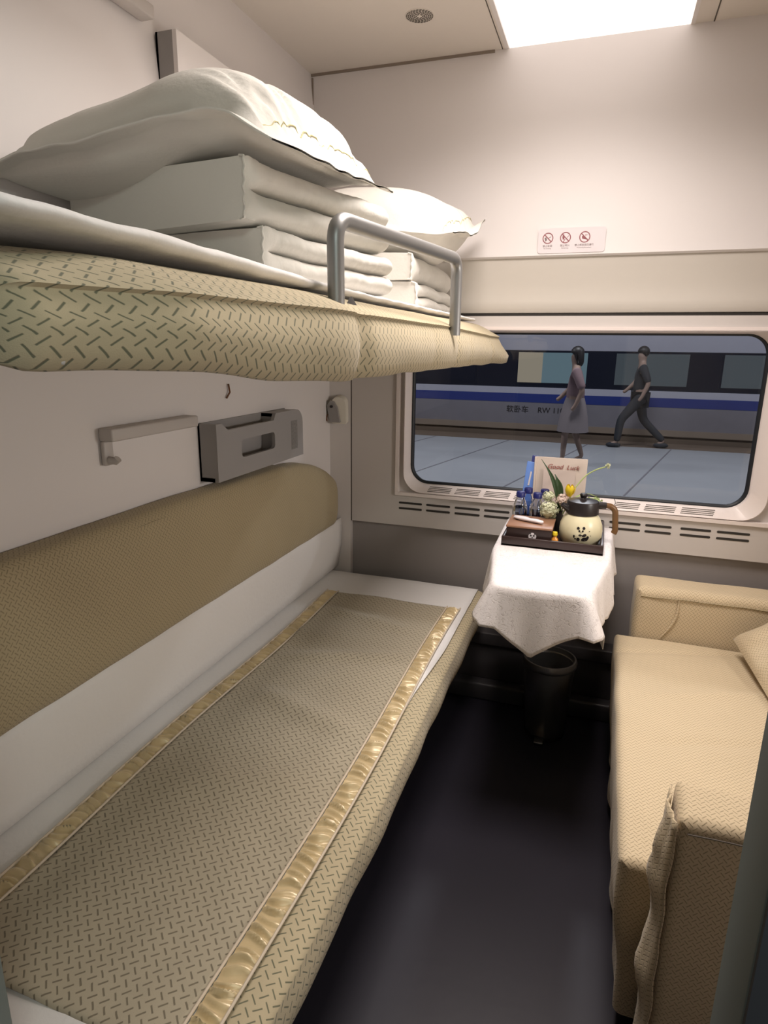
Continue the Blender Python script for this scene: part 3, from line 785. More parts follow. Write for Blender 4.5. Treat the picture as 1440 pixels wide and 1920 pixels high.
for q, pt in ((p1, pt1), (p2, pt2)):
    u = .845 if q is p1 else .84
    tube('trim_thread', [Vector(pt(u, v, 1)) + Vector((0, 0, .0005)) for v in np.linspace(-.82, .82, 50)], .0011, M['thread'], q.children[0], 6)

# ------------------------------------------------------------------ table, cloth
TZ = .788
tb = thing('side_table', 'small wall-mounted table under the window, covered by a white cloth', 'table', (.97, -.4, 0))
def tapered(z0, z1, pts, name, mat, parent):
    bm = bmesh.new(); a = [bm.verts.new((x, y, z0)) for x, y in pts]; b = [bm.verts.new((x, y, z1)) for x, y in pts]
    bm.faces.new(a[::-1]); bm.faces.new(b)
    for i in range(len(pts)): bm.faces.new((a[i], a[(i + 1) % len(pts)], b[(i + 1) % len(pts)], b[i]))
    return obj(name, bm_mesh(bm), mat, parent, smooth=False)
tapered(TZ - .028, TZ - .003, [(.778, -.012), (.788, -.45), (.835, -.775), (.86, -.79), (1.07, -.79), (1.092, -.775), (1.142, -.45), (1.150, -.012)], 'table_top', M['lightplast'], tb)
box('table_bracket', .80, .86, -.45, -.012, TZ - .10, TZ - .03, M['greyplast'], tb, .004)
# cloth: top outline then skirt ring
def cloth():
    # perimeter of the table edge (open at the wall side), from back-left round the front to back-right
    per = arc_path([(.776, -.05, TZ), (.784, -.45, TZ), (.836, -.797, TZ), (1.092, -.797, TZ), (1.148, -.45, TZ), (1.158, -.05, TZ)], .022, 4)
    # resample
    L = [0]
    for i in range(1, len(per)): L.append(L[-1] + (per[i] - per[i - 1]).length)
    N = 150; pts = []
    for k in range(N):
        s = L[-1] * k / (N - 1); i = 1
        while i < len(L) - 1 and L[i] < s: i += 1
        t = (s - L[i - 1]) / max(1e-9, L[i] - L[i - 1]); pts.append(per[i - 1].lerp(per[i], clamp(t)))
    T = L[-1]
    s_fl = (Vector((.776, -.05, 0)) - Vector((.784, -.45, 0))).length + (Vector((.784, -.45, 0)) - Vector((.836, -.797, 0))).length
    s_fr = T - s_fl
    def drop(s):
        # hem: long tip in the middle-left of the front, rising at the corners, mid-length on the sides
        if s < s_fl - .03: return lerp(.135, .125, s / s_fl) + .012 * math.sin(s * 28)
        if s > s_fr + .03: return .155 + .012 * math.sin(s * 31) - .03 * (s - s_fr)
        t = (s - s_fl) / (s_fr - s_fl)
        if t < .46: d = lerp(.100, .205, clamp((t + .06) / .52) ** .9)
        else: d = lerp(.205, .115, clamp((t - .46) / .50) ** .8)
        return d
    cen = Vector((.965, -.42, TZ))
    rows = []
    NR = 14; rs = 12
    cols = []
    for k, p in enumerate(pts):
        s = T * k / (N - 1); col = []
        # inner rings
        for r in range(rs):
            f = r / rs
            # inward target: centre line of the table
            c = Vector((.967, clamp(p.y, -.72, -.05), TZ)) if True else cen
            q = c.lerp(p, f); col.append((q.x, q.y, TZ + .0012 * nz(q.x, q.y, 0, 18)))
        i0, i1 = max(0, k - 1), min(N - 1, k + 1); tg = (pts[i1] - pts[i0]).normalized(); nrm = Vector((tg.y, -tg.x, 0))
        if nrm.dot(p - Vector((.967, -.4, TZ))) < 0: nrm = -nrm
        d = drop(s)
        fold = math.sin(s * 44) * .5 + math.sin(s * 71 + 1) * .35 + nz(s, 0, 0, 9)
        cornerL = math.exp(-((s - s_fl) / .07) ** 2); cornerR = math.exp(-((s - s_fr) / .07) ** 2)
        for r in range(NR + 1):
            t = r / NR
            side = 1 if (s < s_fl or s > s_fr) else .25
            out = .004 + .022 * side * t ** .8 + t * (.006 * fold) + .030 * t * (cornerL + cornerR) * (1 if s < s_fl or s > s_fr else .4)
            zz = -d * t - .0
            # roll over the edge
            if r == 0: out = .0; zz = .0
            if r == 1: out = .005; zz = -.006
            q = p + nrm * out
            col.append((q.x, min(q.y, -.03), TZ + zz))
        cols.append(col)
    me = grid(cols); bm = bmesh.new(); bm.from_mesh(me); bmesh.ops.remove_doubles(bm, verts=bm.verts, dist=.0006); bm.to_mesh(me); bm.free(); return me
cm, nt, b = mat_new('damask_tablecloth')
b.inputs['Roughness'].default_value = .7; b.inputs['Specular IOR Level'].default_value = .3
tc = node(nt, 'ShaderNodeTexCoord'); v = node(nt, 'ShaderNodeTexNoise'); v.inputs['Scale'].default_value = 42; v.inputs['Detail'].default_value = 1.5; v.inputs['Distortion'].default_value = 2.2
nt.links.new(tc.outputs['Object'], v.inputs['Vector'])
d0 = math_n(nt, 'ABSOLUTE', math_n(nt, 'SUBTRACT', v.outputs['Fac'], .5))
mr = node(nt, 'ShaderNodeMapRange'); mr.inputs['From Min'].default_value = .008; mr.inputs['From Max'].default_value = .04; nt.links.new(d0, mr.inputs[0])
mx = node(nt, 'ShaderNodeMix', data_type='RGBA'); mx.inputs['A'].default_value = (.66, .61, .59, 1); mx.inputs['B'].default_value = (.80, .755, .735, 1)
nt.links.new(mr.outputs[0], mx.inputs['Factor']); nt.links.new(mx.outputs['Result'], b.inputs['Base Color'])
bp = node(nt, 'ShaderNodeBump'); bp.inputs['Strength'].default_value = .25; bp.inputs['Distance'].default_value = .002
nt.links.new(mr.outputs[0], bp.inputs['Height']); nt.links.new(bp.outputs['Normal'], b.inputs['Normal'])
M['damask'] = cm
tcl = obj('tablecloth', cloth(), M['damask']); tcl.modifiers.new('s', 'SOLIDIFY').thickness = .0016
tag(tcl, 'white damask cloth draped over the small table under the window', 'tablecloth')

# ------------------------------------------------------------------ things on the table
TT = TZ + .002
tr = thing('serving_tray', 'dark wooden tray with raised rim on the white tablecloth', 'tray', (.965, -.25, TT))
tx0, tx1, ty0, ty1 = .800, 1.130, -.415, -.085
box('tray_bottom', tx0, tx1, ty0, ty1, TT, TT + .006, M['wood'], tr)
boxes('tray_rim', [(tx0, tx1, ty0, ty0 + .010, TT, TT + .032), (tx0, tx1, ty1 - .010, ty1, TT, TT + .032), (tx0, tx0 + .010, ty0 + .01, ty1 - .01, TT, TT + .032), (tx1 - .010, tx1, ty0 + .01, ty1 - .01, TT, TT + .032)], M['wood'], tr, .0015)
TB = TT + .0065
bxo = thing('storage_box', 'dark box with a brown lid and round white emblem, on the tray', 'box', (.887, -.32, TB))
bbody = box('box_body', .812, .963, -.390, -.245, TB, TB + .052, M['wood'], bxo, .002)
box('lid', .810, .965, -.392, -.243, TB + .052, TB + .060, M['woodtop'], bxo, .002)
em = poly('emblem', [[(.900 + .013 * math.cos(2 * PI * k / 24), .824 + .013 * math.sin(2 * PI * k / 24)) for k in range(24)]], -.3906, M['signwhite'], bbody)
poly('emblem_mark', [[(.900 + ox + r * math.cos(2 * PI * k / 12), .824 + oz + r * 1.1 * math.sin(2 * PI * k / 12)) for k in range(12)] for ox, oz, r in ((-.005, .003, .0028), (.005, .003, .0028), (0, -.004, .002), (-.008, .010, .003), (.008, .010, .003))], -.3912, M['black'], bxo)
# white folded tool on the lid
lid_z = TB + .060
def blob_path(pts, rr, name, mat, parent=None, flat=.55):
    me = tube_mesh(pts, rr, 14)
    zc = pts[0][2]
    for v in me.vertices: v.co.z = zc + (v.co.z - zc) * flat
    return obj(name, me, mat, parent)
wt = blob_path([(.824, -.300, lid_z + .008), (.828, -.302, lid_z + .008), (.842, -.310, lid_z + .008), (.862, -.318, lid_z + .008), (.880, -.328, lid_z + .008), (.905, -.336, lid_z + .008), (.925, -.345, lid_z + .008), (.929, -.347, lid_z + .008)], [.003, .009, .012, .014, .011, .012, .010, .003], 'rolled_towel', M['signwhite'])
tag(wt, 'small white rolled towel lying on the brown box lid', 'towel')

# bottles
def bottle(x, y, label, root=None):
    g = thing('water_bottle', label, 'bottle', (x, y, TB), 'small water bottles')
    prof = [(.0001, .001), (.024, .001), (.027, .005), (.027, .022), (.0255, .026), (.027, .030), (.0275, .07), (.026, .085), (.019, .105), (.0125, .117), (.0125, .122)]
    lathe('bottle_body', prof, M['bottle'], g, (x, y, TB), 24)
    lathe('cap', [(.0001, .140), (.013, .140), (.0155, .138), (.016, .120), (.0135, .1195), (.0001, .1195)], M['navy'], g, (x, y, TB), 24)
    lathe('bottle_label', [(.0277, .010), (.0277, .030)], M['bluedk'], g, (x, y, TB), 24)
    w = lathe('water', [(.0001, .003), (.0225, .003), (.0250, .02), (.0255, .07), (.0245, .082), (.0001, .082)], M['water'], g, (x, y, TB), 24)
    return g
M['water'] = glass_mat('water_in_bottle', (.78, .82, .88), .6)
bottle(.832, -.205, 'clear water bottle with navy cap, front left of the four on the tray')
bottle(.852, -.135, 'clear water bottle with navy cap, back left of the four on the tray')
bottle(.892, -.205, 'clear water bottle with navy cap, front right of the four on the tray')
bottle(.912, -.138, 'clear water bottle with navy cap, back right of the four on the tray')

# kettle
kx, ky = 1.052, -.300
kt = thing('insulated_kettle', 'round cream kettle with black lid, brown handle and panda print on the tray', 'kettle', (kx, ky, TB))
kp = [(.0001, 0), (.055, 0), (.062, .004), (.0705, .025), (.0715, .045), (.069, .066), (.060, .088), (.052, .099), (.049, .104)]
kbody = lathe('kettle_body', kp, M['kettle'], kt, (kx, ky, TB), 48)
lathe('kettle_lid', [(.049, .100), (.053, .103), (.053, .140), (.050, .146), (.026, .151), (.012, .152), (.009, .155), (.013, .166), (.010, .171), (.0001, .172)], M['black'], kt, (kx, ky, TB), 40)
hpts = arc_path([(kx + .050, ky + .012, TB + .132), (kx + .105, ky + .022, TB + .130), (kx + .112, ky + .024, TB + .045), (kx + .108, ky + .024, TB + .035)], .035, 6)
tube('kettle_handle', hpts, [.010] * len(hpts), M['brown'], kt, 14)
tube('handle_mount', [(kx + .045, ky + .010, TB + .132), (kx + .075, ky + .016, TB + .131)], .0115, M['black'], kt, 14)
tube('spout', [(kx - .045, ky - .02, TB + .120), (kx - .066, ky - .03, TB + .134)], [.014, .008], M['black'], kt, 14)
def kr(z):
    for (r0, z0), (r1, z1) in zip(kp, kp[1:]):
        if z0 <= z <= z1 and z1 > z0: return lerp(r0, r1, (z - z0) / (z1 - z0))
    return .07
bm = bmesh.new(); a0 = math.radians(-86)
def kell(da, zc, ra, rz, rot=0):
    vs = []; da *= 1.15; zc = .045 + (zc - .045) * 1.15; ra *= 1.4; rz *= 1.4
    for k in range(14):
        a = 2 * PI * k / 14; p, q = ra * math.cos(a), rz * math.sin(a)
        p, q = p * math.cos(rot) - q * math.sin(rot), p * math.sin(rot) + q * math.cos(rot)
        z = zc + q; r = kr(z) + .0007; an = a0 + (da + p) / .07
        vs.append(bm.verts.new((kx + r * math.cos(an), ky + r * math.sin(an), TB + z)))
    bm.faces.new(vs)
for e in ((-.010, .063, .0034, .0034), (.006, .064, .0034, .0034), (-.006, .055, .0022, .0028, .4), (.003, .055, .0022, .0028, -.4), (-.0015, .051, .0012, .001),
          (-.003, .043, .004, .0025), (.008, .043, .0055, .0035, .5), (-.008, .030, .004, .0045), (.010, .031, .008, .005, .2), (.018, .037, .003, .004), (-.020, .038, .0022, .004), (.022, .055, .0018, .001, .6), (.026, .042, .001, .001), (-.016, .031, .002, .002)):
    kell(*e)
obj('panda_print', bm_mesh(bm), M['black'], kbody, smooth=False)

# amber jar
aj = thing('amber_trinket', 'small amber glass jar on the tray between the box and the kettle', 'jar', (.972, -.375, TB))
lathe('jar_body', [(.0001, 0), (.010, 0), (.013, .010), (.012, .022), (.007, .028), (.007, .034)], M['orange'], aj, (.972, -.372, TB), 20)
lathe('stopper', [(.0085, .034), (.0095, .038), (.008, .046), (.0001, .048)], M['yellow'], aj, (.972, -.372, TB), 16)

# vase and flowers
vx, vy = .968, -.200
vz = thing('flower_vase', 'small dark vase hidden among the flowers behind the kettle', 'vase', (vx, vy, TB))
lathe('vase_body', [(.0001, 0), (.020, 0), (.026, .02), (.024, .05), (.014, .072), (.017, .080), (.012, .078)], M['black'], vz, (vx, vy, TB), 24)
VT = TB + .074
def petal_cluster(name, label, cx, cy, cz, rx, ry, rz, n, mat, seed):
    """dense head of small florets with stems"""
    rr = random.Random(seed); g = thing(name, label, 'flower', (vx, vy, VT), None)
    bm = bmesh.new()
    for i in range(n):
        a = rr.uniform(0, 2 * PI); e = math.acos(rr.uniform(-1, 1)); k = rr.uniform(.7, 1.0)
        c = Vector((cx + rx * k * math.sin(e) * math.cos(a), cy + ry * k * math.sin(e) * math.sin(a), cz + rz * k * math.cos(e)))
        nrm = Vector((math.sin(e) * math.cos(a), math.sin(e) * math.sin(a), math.cos(e)))
        t = nrm.orthogonal().normalized(); b_ = nrm.cross(t); sp_ = rr.uniform(0, 6); s = rr.uniform(.0048, .0075)
        m0 = bm.verts.new(c - nrm * .001)
        for pth in range(5):
            an = sp_ + pth * 2 * PI / 5
            d = t * math.cos(an) + b_ * math.sin(an); d1 = t * math.cos(an - .5) + b_ * math.sin(an - .5); d2 = t * math.cos(an + .5) + b_ * math.sin(an + .5)
            bm.faces.new((m0, bm.verts.new(c + d1 * s * .7 + nrm * .0018), bm.verts.new(c + d * s + nrm * .0024), bm.verts.new(c + d2 * s * .7 + nrm * .0018)))
    obj('florets', bm_mesh(bm), mat, g)
    tube('stem', [(vx, vy, VT - .04), (lerp(vx, cx, .5), lerp(vy, cy, .5), lerp(VT, cz, .4)), (cx, cy, cz)], .0018, M['stem'], g, 6)
    core = lathe('flower_core', [(.0001, -rz * .8), (rx * .6, -rz * .45), (rx * .75, 0), (rx * .6, rz * .45), (.0001, rz * .8)], mat, g, (cx, cy, cz), 12)
    return g
petal_cluster('white_flower_spray', 'white flower spray hanging low over the box, beside the bottles', .938, -.245, .885, .034, .03, .036, 120, M['petal'], 1)
petal_cluster('white_flower_spray', 'white flower spray at the left top, next to the navy bottle caps', .930, -.20, .925, .022, .02, .018, 60, M['petal'], 2)
petal_cluster('white_flower_spray', 'cream flower spray directly beneath the yellow tulip', .980, -.205, .918, .026, .024, .022, 75, M['petalpink'], 3)
petal_cluster('pale_green_flower', 'sparse pale green sprig to the right, behind the black kettle lid', 1.085, -.16, .915, .030, .018, .010, 26, M['stem'], 5)
# tulip
tg = thing('tulip', 'yellow tulip standing above the white flowers', 'flower', (vx, vy, VT))
tube('stem', [(vx, vy, VT - .04), (1.0, -.205, .90), (1.006, -.205, .935)], .0024, M['stem'], tg, 8)
for k in range(6):
    a = k * PI / 3; P = []
    ins = .82 if k % 2 else 1
    for i in range(9):
        t = i / 8; row = []
        for j in range(7):
            s = (j / 6 - .5) * 1.35 * math.sin(PI * clamp(.12 + t * .80)) ** .7
            r = .0185 * ins * math.sin(PI * clamp(.06 + t * .66)) ** .8
            row.append((1.003 + r * math.cos(a + s) , -.208 + r * math.sin(a + s), .930 + .042 * t + .002 * math.cos(s * 2)))
        P.append(row)
    obj('petal', grid(P), M['yellow'], tg)
# green daisy on a long stem
dg_ = thing('chrysanthemum', 'pale green flower on a long stem leaning right in front of the window', 'flower', (vx, vy, VT))
sp_pts = [(vx, vy, VT - .03), (.990, -.19, .91), (1.022, -.17, .965), (1.055, -.155, 1.008), (1.09, -.15, 1.028), (1.116, -.15, 1.037)]
tube('stem', arc_path(sp_pts, .03, 4), .0024, M['stem'], dg_, 8)
bm = bmesh.new(); c0 = Vector((1.120, -.15, 1.040)); ax_ = Vector((.75, -.45, .35)).normalized(); t1 = ax_.orthogonal().normalized(); t2 = ax_.cross(t1)
rr = random.Random(4)
for i in range(70):
    a = rr.uniform(0, 2 * PI); e = rr.uniform(.1, 1.7); L_ = rr.uniform(.010, .014)
    d = ax_ * math.cos(e) + (t1 * math.cos(a) + t2 * math.sin(a)) * math.sin(e); s = d.orthogonal().normalized() * .0016
    bm.faces.new([bm.verts.new(c0 + p) for p in (d * .002 - s, d * L_ * .7 - s * 1.3, d * L_, d * L_ * .7 + s * 1.3, d * .002 + s)])
obj('flower_head', bm_mesh(bm), M['petal'], dg_)
# leaves
def leaf(label, pts, wmax, mat, fold=.35):
    pts = [Vector(p) for p in arc_path(pts, .05, 5)]; P = []
    for i, p in enumerate(pts):
        t = i / (len(pts) - 1); w = wmax * math.sin(PI * clamp(.10 + .88 * t)) ** .8
        P.append([p + Vector((-w, 0, 0)), p + Vector((-w * .5, w * fold * .6, 0)), p + Vector((0, w * fold, -.001)), p + Vector((w * .5, w * fold * .6, 0)), p + Vector((w, 0, 0))])
    o = obj('long_leaf', grid(P), mat); o.modifiers.new('s', 'SOLIDIFY').thickness = .0008
    tag(o, label, 'leaf', 'long green leaves'); return o
leaf('tall dark green leaf rising in front of the cream card', [(.968, -.205, VT), (.960, -.20, .94), (.935, -.185, 1.0), (.893, -.165, 1.052)], .009, M['green'])
leaf('broad dark green leaf curving beside the yellow tulip', [(.972, -.203, VT), (.970, -.20, .93), (.962, -.19, .975), (.945, -.18, 1.003)], .013, M['green'])
leaf('pale green leaf arching right above the black kettle lid', [(.985, -.205, VT), (1.02, -.18, .925), (1.06, -.17, .943), (1.095, -.17, .930)], .006, M['stem'])

# cards
yc = -.065
crd = thing('paper_folder', 'cream paper folder standing against the window, with a smaller card inside', 'folder', (.96, yc, TT))
q1 = Matrix.Rotation(math.radians(-6), 3, 'X')
fb = box('folder_back', .868, 1.052, yc, yc + .004, TT, 1.045, M['paper'], crd, .001)
box('folder_side', .860, .868, yc - .004, yc + .020, TT, 1.043, M['paper'], crd, .001)
box('inner_card', .896, 1.012, yc - .010, yc - .008, TT, 1.000, M['paper2'], crd)
text_obj('script_writing', 'Good  Luck', .024, (.908, yc - .0035, 1.003), (PI / 2, 0, 0), M['red'], fb, 'LEFT', .0003, .3)
bk_ = thing('blue_booklet', 'blue booklet standing just left of the cream folder', 'booklet', (.848, yc + .01, TT))
rz = Matrix.Rotation(math.radians(55), 3, 'Z')
box('booklet_cover', .822, .860, yc + .004, yc + .010, TT, 1.022, M['blue'], bk_, .001, rot=Matrix.Rotation(math.radians(5), 3, 'Y'))
box('booklet_spine', .838, .866, yc + .012, yc + .018, TT, 1.045, M['bluedk'], bk_, .001, rot=Matrix.Rotation(math.radians(5), 3, 'Y'))
box('white_mark', .843, .849, yc + .0025, yc + .0035, .93, .985, M['signwhite'], bk_, rot=Matrix.Rotation(math.radians(8), 3, 'Y'))
ch = thing('charger_box', 'small dark green gadget with a curled wire, behind the kettle', 'gadget', (1.10, -.09, TT))
box('gadget_body', 1.058, 1.118, -.078, -.058, .865, .888, M['green'], ch, .003)
box('gadget_stand', 1.066, 1.108, -.076, -.06, TT, .866, M['black'], ch, .002)
tube('wire', arc_path([(1.116, -.068, .875), (1.145, -.07, .868), (1.165, -.06, .885), (1.158, -.04, .900)], .02, 5), .0012, M['black'], ch, 6)

# ------------------------------------------------------------------ waste bin
wb = thing('waste_bin', 'dark steel waste bin standing under the small table', 'bin', (.985, -.24, 0))
lathe('bin_body', [(.0001, .012), (.070, .012), (.073, .016), (.094, .290), (.092, .290), (.071, .02), (.0001, .02)], M['bin'], wb, (.985, -.24, 0), 40)
lathe('rim', [(.094, .288), (.099, .292), (.100, .305), (.096, .318), (.090, .318), (.088, .300)], M['bin'], wb, (.985, -.24, 0), 40)
lathe('bin_foot', [(.0001, .001), (.074, .001), (.076, .012), (.074, .018)], M['black'], wb, (.985, -.24, 0), 40)
box('pedal', .955, .99, -.345, -.305, .004, .014, M['bin'], wb, .003)

# ------------------------------------------------------------------ sofa
sf = thing('sofa', 'beige fabric covered sofa along the right wall', 'sofa', (1.6, -.75, 0))
def cushion_block(name, x0, x1, y0, y1, z0, z1, r, mat, parent, nx=30, ny=36, nzz=12, wr=None, amp=.004, seed=0):
    """rounded box as a superellipsoid-cornered surface with metre UVs: top grid + skirt in one grid"""
    # rows run from bottom of front (x0) over the top to bottom of back (x1)
    prof = []
    for k in range(nzz): prof.append((x0, lerp(z0, z1 - r, k / (nzz - 1))))
    for k in range(1, 7): a = PI - PI / 2 * k / 6; prof.append((x0 + r + r * math.cos(a), z1 - r + r * math.sin(a)))
    for k in range(1, nx): prof.append((lerp(x0 + r, x1 - r, k / nx), z1))
    for k in range(0, 7): a = PI / 2 - PI / 2 * k / 6; prof.append((x1 - r + r * math.cos(a), z1 - r + r * math.sin(a)))
    for k in range(1, nzz): prof.append((x1, lerp(z1 - r, z0, k / (nzz - 1))))
    P = []; ys = []
    for k in range(7): ys.append((y0 + r * (1 - math.cos(PI / 2 * k / 6)), math.sin(PI / 2 * k / 6)))
    for k in range(1, ny): ys.append((lerp(y0 + r, y1 - r, k / ny), 1))
    for k in range(7): ys.append((y1 - r + r * math.sin(PI / 2 * k / 6), math.cos(PI / 2 * k / 6)))
    for y, s in ys:
        row = []
        for x, z in prof:
            ins = r * (1 - s)
            xx = clamp(x, x0 + ins, x1 - ins); zz = min(z, z1 - ins)
            xx += amp * nz(y, zz, seed, 7) * (1 if x < (x0 + x1) / 2 else -1) * .8; zz += amp * nz(x, y, seed + 2, 6) * sm(z0, z1, z)
            if wr: xx, zz = wr(xx, y, zz)
            row.append((xx, y + amp * nz(x, zz, seed + 5, 7), zz))
        P.append(row)
    me = grid(P, cv=True, caps=True)
    return sharp(obj(name, me, mat, parent), 80)
def seat_wr(x, y, z):
    if z < .36 and x < 1.5:
        lo = sm(.36, .05, z); x += lo * (.026 + .006 * math.sin(y * 33) + .010 * nz(y, z, 0, 7)) - .010 * math.exp(-((z - .27) / .03) ** 2) * 0
    if z > .40:
        z += .004 * math.exp(-((y + .60 - .35 * (x - 1.4)) / .02) ** 2) * sm(1.25, 1.35, x) - .005 * math.exp(-((y + .86 - .30 * (x - 1.4)) / .022) ** 2) * sm(1.26, 1.34, x)
        z -= .006 * math.exp(-((y + .33 - .28 * (x - 1.35)) / .012) ** 2)
    return x, z
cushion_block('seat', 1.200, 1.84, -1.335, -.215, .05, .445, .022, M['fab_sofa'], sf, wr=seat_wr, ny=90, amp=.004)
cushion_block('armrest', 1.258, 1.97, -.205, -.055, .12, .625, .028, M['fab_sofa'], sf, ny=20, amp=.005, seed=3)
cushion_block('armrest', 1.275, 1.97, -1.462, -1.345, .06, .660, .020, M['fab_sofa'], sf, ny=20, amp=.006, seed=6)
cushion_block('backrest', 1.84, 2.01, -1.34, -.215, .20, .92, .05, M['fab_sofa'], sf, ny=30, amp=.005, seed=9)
box('sofa_base', 1.255, 1.98, -1.30, -.08, .03, .21, M['base'], sf, .006)
# loose folds of the cover hanging at the near arm's front corner and under the seat
P = []
for i in range(30):
    t = i / 29; z = lerp(.648, .10, t); w = .010 + .020 * abs(nz(t, 0, 2, 5)) + .012 * math.sin(t * 7) ** 2
    P.append([(1.275 - w * math.sin(PI * s) * (1 if s < .6 else .6) - .006 * nz(s, t, 0, 6), lerp(-1.458, -1.350, s), z) for s in np.linspace(0, 1, 12)])
fo = obj('cover_fold', grid(P), M['fab_sofa'], sf); fo.modifiers.new('s', 'SOLIDIFY').thickness = .003
tube('cover_crease', [(1.40 + .02 * math.sin(t * 3) - .05 * t, -.208, .60 - .16 * t) for t in np.linspace(0, 1, 12)], [.001 + .004 * math.sin(PI * t) for t in np.linspace(0, 1, 12)], M['fab_sofa'], sf, 8)
# seam along the arms
tube('arm_seam', [(x, -.208 + .003 * nz(x, 0, 0, 9), .595 + .004 * nz(x, 1, 0, 8)) for x in np.linspace(1.275, 1.95, 30)], .0022, M['fab_back'], sf, 6)
tube('arm_seam', [(x, -1.465, .638 + .003 * nz(x, 1, 0, 9)) for x in np.linspace(1.29, 1.95, 30)], .0014, M['groove'], sf, 6)
# crumpled cushion in the far corner of the sofa
cp = thing('throw_cushion', 'crumpled beige cushion lying at the far end of the sofa seat', 'cushion', (1.76, -.45, .45))
P = []; n = 40
for i in range(n + 1):
    u = -1 + 2 * i / n; row = []
    for side in (1, -1):
        for j in (range(n + 1) if side > 0 else range(n, -1, -1)):
            v = -1 + 2 * j / n
            h = (max(0, 1 - abs(u) ** 2.6) ** .55) * (max(0, 1 - abs(v) ** 2.6) ** .55)
            pin = 1 - .10 * (1 - abs(u * v)) * 0
            x = u * .19; y = v * .20; z = side * (.060 * h + .0015) + (.022 * nz(x, y, side, 9) + .004 * nz(x, y, 5, 25)) * h ** .3
            row.append((x, y, z))
    P.append(row)
me = grid(P, cv=True); me.transform(Matrix.Translation((1.765, -.46, .575)) @ Matrix.Rotation(math.radians(-30), 4, 'Y') @ Matrix.Rotation(math.radians(12), 4, 'X') @ Matrix.Rotation(math.radians(4), 4, 'Z'))
cc = obj('cushion_cover', me, M['fab_sofa'], cp)
mz = Matrix.Translation((1.765, -.46, .575)) @ Matrix.Rotation(math.radians(-30), 4, 'Y') @ Matrix.Rotation(math.radians(12), 4, 'X') @ Matrix.Rotation(math.radians(4), 4, 'Z')
tube('zip_edge', [mz @ Vector((lerp(-.19, .19, t), -.2005, .001 + .004 * math.sin(t * 9))) for t in np.linspace(0, 1, 30)], .003, M['base'], cc, 8)

# ------------------------------------------------------------------ outside: platform, train, people
PZ = -.05
st(box('platform', -14, 18, .5, 8.75, PZ - .3, PZ, M['plat']))
st(box('platform_edge', -14, 18, 8.2, 8.8, PZ - .3, PZ + .004, M['brownstrip']))
for k in range(8):
    x = -3.2 + 1.25 * k
    me = bpy.data.meshes.new('m'); me.from_pydata([(x, .5, PZ + .003), (x + .02, .5, PZ + .003), (x + 1.6 + .02, 8.2, PZ + .003), (x + 1.6, 8.2, PZ + .003)], [], [(0, 1, 2, 3)])
    j_ = obj('trim_%d' % (60 + k), me, M['traingrey'], smooth=False); st(j_)
tn = thing('train_carriage', 'white and blue train carriage standing across the platform', 'train', (2, 9.0, PZ))
TY = 8.9
boxes('carriage_body', [(-14, 18, TY, TY + 2.5, .16, .53), (-14, 18, TY, TY + 2.5, .68, .79)], M['traingrey'], tn)
box('white_stripe', -14, 18, TY - .004, TY, .68, .79, M['trainwhite'], tn)
box('blue_stripe', -14, 18, TY - .004, TY + 2.5, .53, .68, M['trainblue'], tn)
box('dark_window_band', -14, 18, TY, TY + 2.5, .79, 1.405, M['trainband'], tn)
box('roof_panel', -14, 18, TY - .01, TY + 2.5, 1.405, 2.6, M['trainwhite'], tn, .01)
box('tan_sill', -14, 18, TY - .01, TY + 2.5, .06, .16, M['tan'], tn)
box('underframe', -14, 18, TY + .02, TY + 2.4, -.4, .06, M['brownstrip'], tn)
def train_window(x0, x1, mats):
    w = box('carriage_window', x0 - .03, x1 + .03, TY - .006, TY, .84, 1.40, M['trainband'], tn, .0)
    n = len(mats); xs = np.linspace(0, 1, n + 1)
    for k, m in enumerate(mats):
        a, b = lerp(x0, x1, [0, .36, 1][k] if n == 2 else 0), lerp(x0, x1, [.36, 1][k] if n == 2 else 1)
        box('window_pane', a, b, TY - .012, TY - .007, .87, 1.375, m, w)
train_window(-.36, .78, ['L', 'C'] and [M['litwin'], M['litcurtain']])
train_window(1.23, 2.33, [M['dimwin']])
train_window(2.83, 3.95, [M['dimwin']])
train_window(-2.2, -1.1, [M['trainband']])
train_window(4.5, 5.6, [M['dimwin']])
for xx, tt in ((-.52, '软卧车'), (.02, 'RW'), (.27, '110647')): text_obj('carriage_lettering', tt, .13, (xx, TY - .006, .36), (PI / 2, 0, 0), M['black'], tn)

